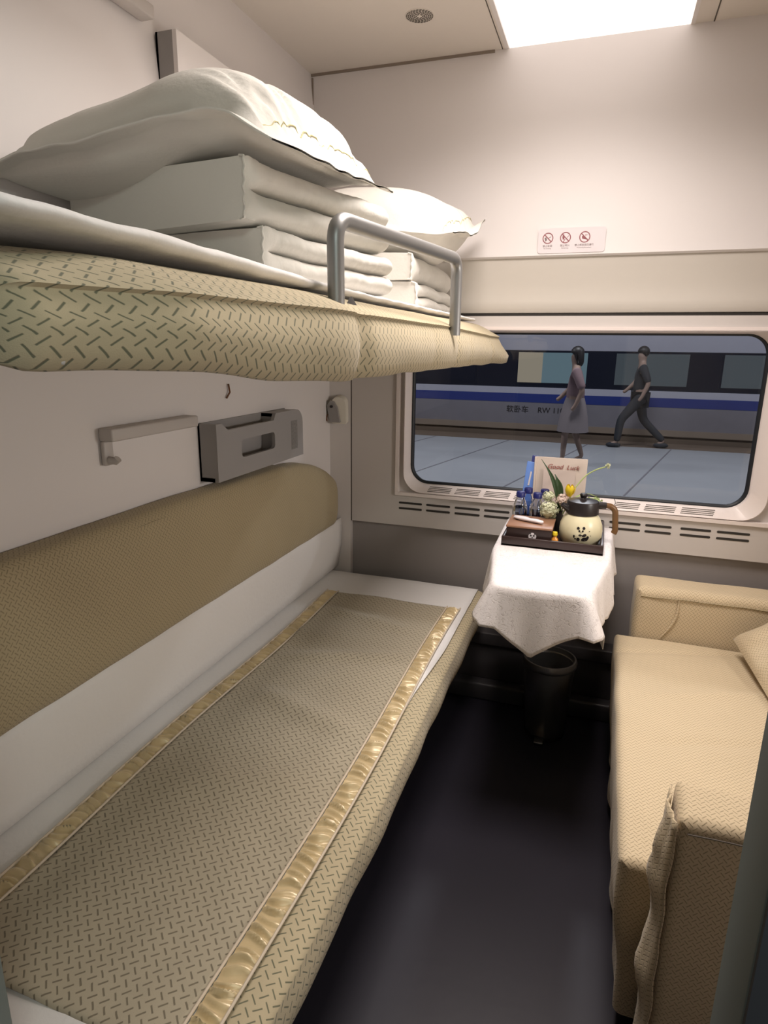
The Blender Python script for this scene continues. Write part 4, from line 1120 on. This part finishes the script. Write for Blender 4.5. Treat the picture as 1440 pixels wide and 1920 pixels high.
def skin_mesh(V, E, rad, sub=2):
    me = bpy.data.meshes.new('m'); me.from_pydata(V, E, [])
    o = bpy.data.objects.new('t', me); C.objects.link(o)
    md = o.modifiers.new('s', 'SKIN'); md.use_smooth_shade = True
    for i, r in enumerate(rad):
        me.skin_vertices[0].data[i].radius = (r, r) if not isinstance(r, tuple) else r
    me.skin_vertices[0].data[0].use_root = True
    o.modifiers.new('ss', 'SUBSURF').levels = sub
    bpy.context.view_layer.update()
    dg = bpy.context.evaluated_depsgraph_get(); m2 = bpy.data.meshes.new_from_object(o.evaluated_get(dg))
    bpy.data.objects.remove(o); return m2
def person(label, x, y, h, stride, facing, top, bottom, hairlen, skirt):
    """facing +1 walks toward +x"""
    s = h / 1.70; g = thing('person', label, 'person', (x, y, PZ))
    f = facing
    def T(p): return (x + p[0] * s * f, y + p[1] * s, PZ + p[2] * s)
    hip = .90
    V = [(0, 0, hip), (0, 0, 1.10), (0.01, 0, 1.34), (.02, 0, 1.46), (.03, 0, 1.55), (.035, 0, 1.64),
         (0, -.09, .86), (stride * .45, -.09, .48), (stride * .5, -.09, .09), (stride * .5 + .15, -.09, .035),
         (0, .09, .86), (-stride * .15, .09, .48), (-stride * .75, .09, .12), (-stride * .75 + .13, .09, .045),
         (.01, -.18, 1.38), (-.10, -.22, 1.12), (-.02, -.22, .90), (.03, -.21, .82),
         (.01, .18, 1.38), (.08, .22, 1.13), (.22, .20, .98), (.28, .19, .93)]
    E_ = [(0, 1), (1, 2), (2, 3), (3, 4), (4, 5), (0, 6), (6, 7), (7, 8), (8, 9), (0, 10), (10, 11), (11, 12), (12, 13), (2, 14), (14, 15), (15, 16), (16, 17), (2, 18), (18, 19), (19, 20), (20, 21)]
    rd = [.13, .115, .13, .055, .085, .075, .085, .055, .035, .03, .085, .055, .035, .03, .055, .042, .03, .03, .055, .042, .03, .03]
    obj('body', skin_mesh([T(v) for v in V], E_, [r * s for r in rd]), M['skin'], g)
    # top garment
    ix = [0, 1, 2, 14, 15, 18, 19]; Vt = [V[i] for i in ix]
    obj('top', skin_mesh([T(v) for v in Vt], [(0, 1), (1, 2), (2, 3), (3, 4), (2, 5), (5, 6)], [k * s for k in (.155, .14, .15, .075, .06, .075, .06)]), top, g)
    if skirt:
        prof = [(.13, 1.0), (.16, .90), (.20, .72), (.23, .50)]
        lathe('skirt', [(r * s, z * s) for r, z in prof], bottom, g, (x, y, PZ), 20)
    else:
        obj('trousers', skin_mesh([T(v) for v in [V[0], V[6], V[7], V[8], V[10], V[11], V[12]]], [(0, 1), (1, 2), (2, 3), (0, 4), (4, 5), (5, 6)], [k * s for k in (.15, .11, .075, .06, .11, .075, .06)]), bottom, g)
    hc = T((.02, 0, 1.635)); hm = bmesh.new(); bmesh.ops.create_icosphere(hm, subdivisions=3, radius=.098 * s)
    for v in hm.verts:
        v.co += Vector(hc)
        if v.co.z < hc[2] - .01 and (v.co.x - hc[0]) * f > -.01 * s: v.co.x -= f * .05 * s
        if hairlen and v.co.z < hc[2] and (v.co.x - hc[0]) * f < 0: v.co.z -= hairlen * s
    obj('hair', bm_mesh(hm), M['hair'], g)
    for p in ((stride * .5 + .05, -.09, .04), (-stride * .75 + .04, .09, .05)):
        c = T(p); hm = bmesh.new(); bmesh.ops.create_icosphere(hm, subdivisions=2, radius=1)
        for v in hm.verts: v.co = Vector((v.co.x * .13 * s, v.co.y * .05 * s, max(v.co.z, -.75) * .052 * s)) + Vector(c)
        obj('shoe', bm_mesh(hm), M['shoe'] if skirt else M['darkcoat'], g)
    return g
person('person in pink top and pale skirt walking along the platform', .74, 6.2, 1.50, .22, -1, M['pink'], M['paleskirt'], .12, True)
person('person in dark clothes striding along the platform past the train', 1.62, 8.15, 1.52, .62, -1, M['darkcoat'], M['darkcoat'], 0, False)

for r_ in ROOTS: del r_['_w']
for o in C.objects:
    if o.type == 'MESH' and o.parent is None and 'kind' not in o and 'label' not in o: print('UNLABELLED', o.name)
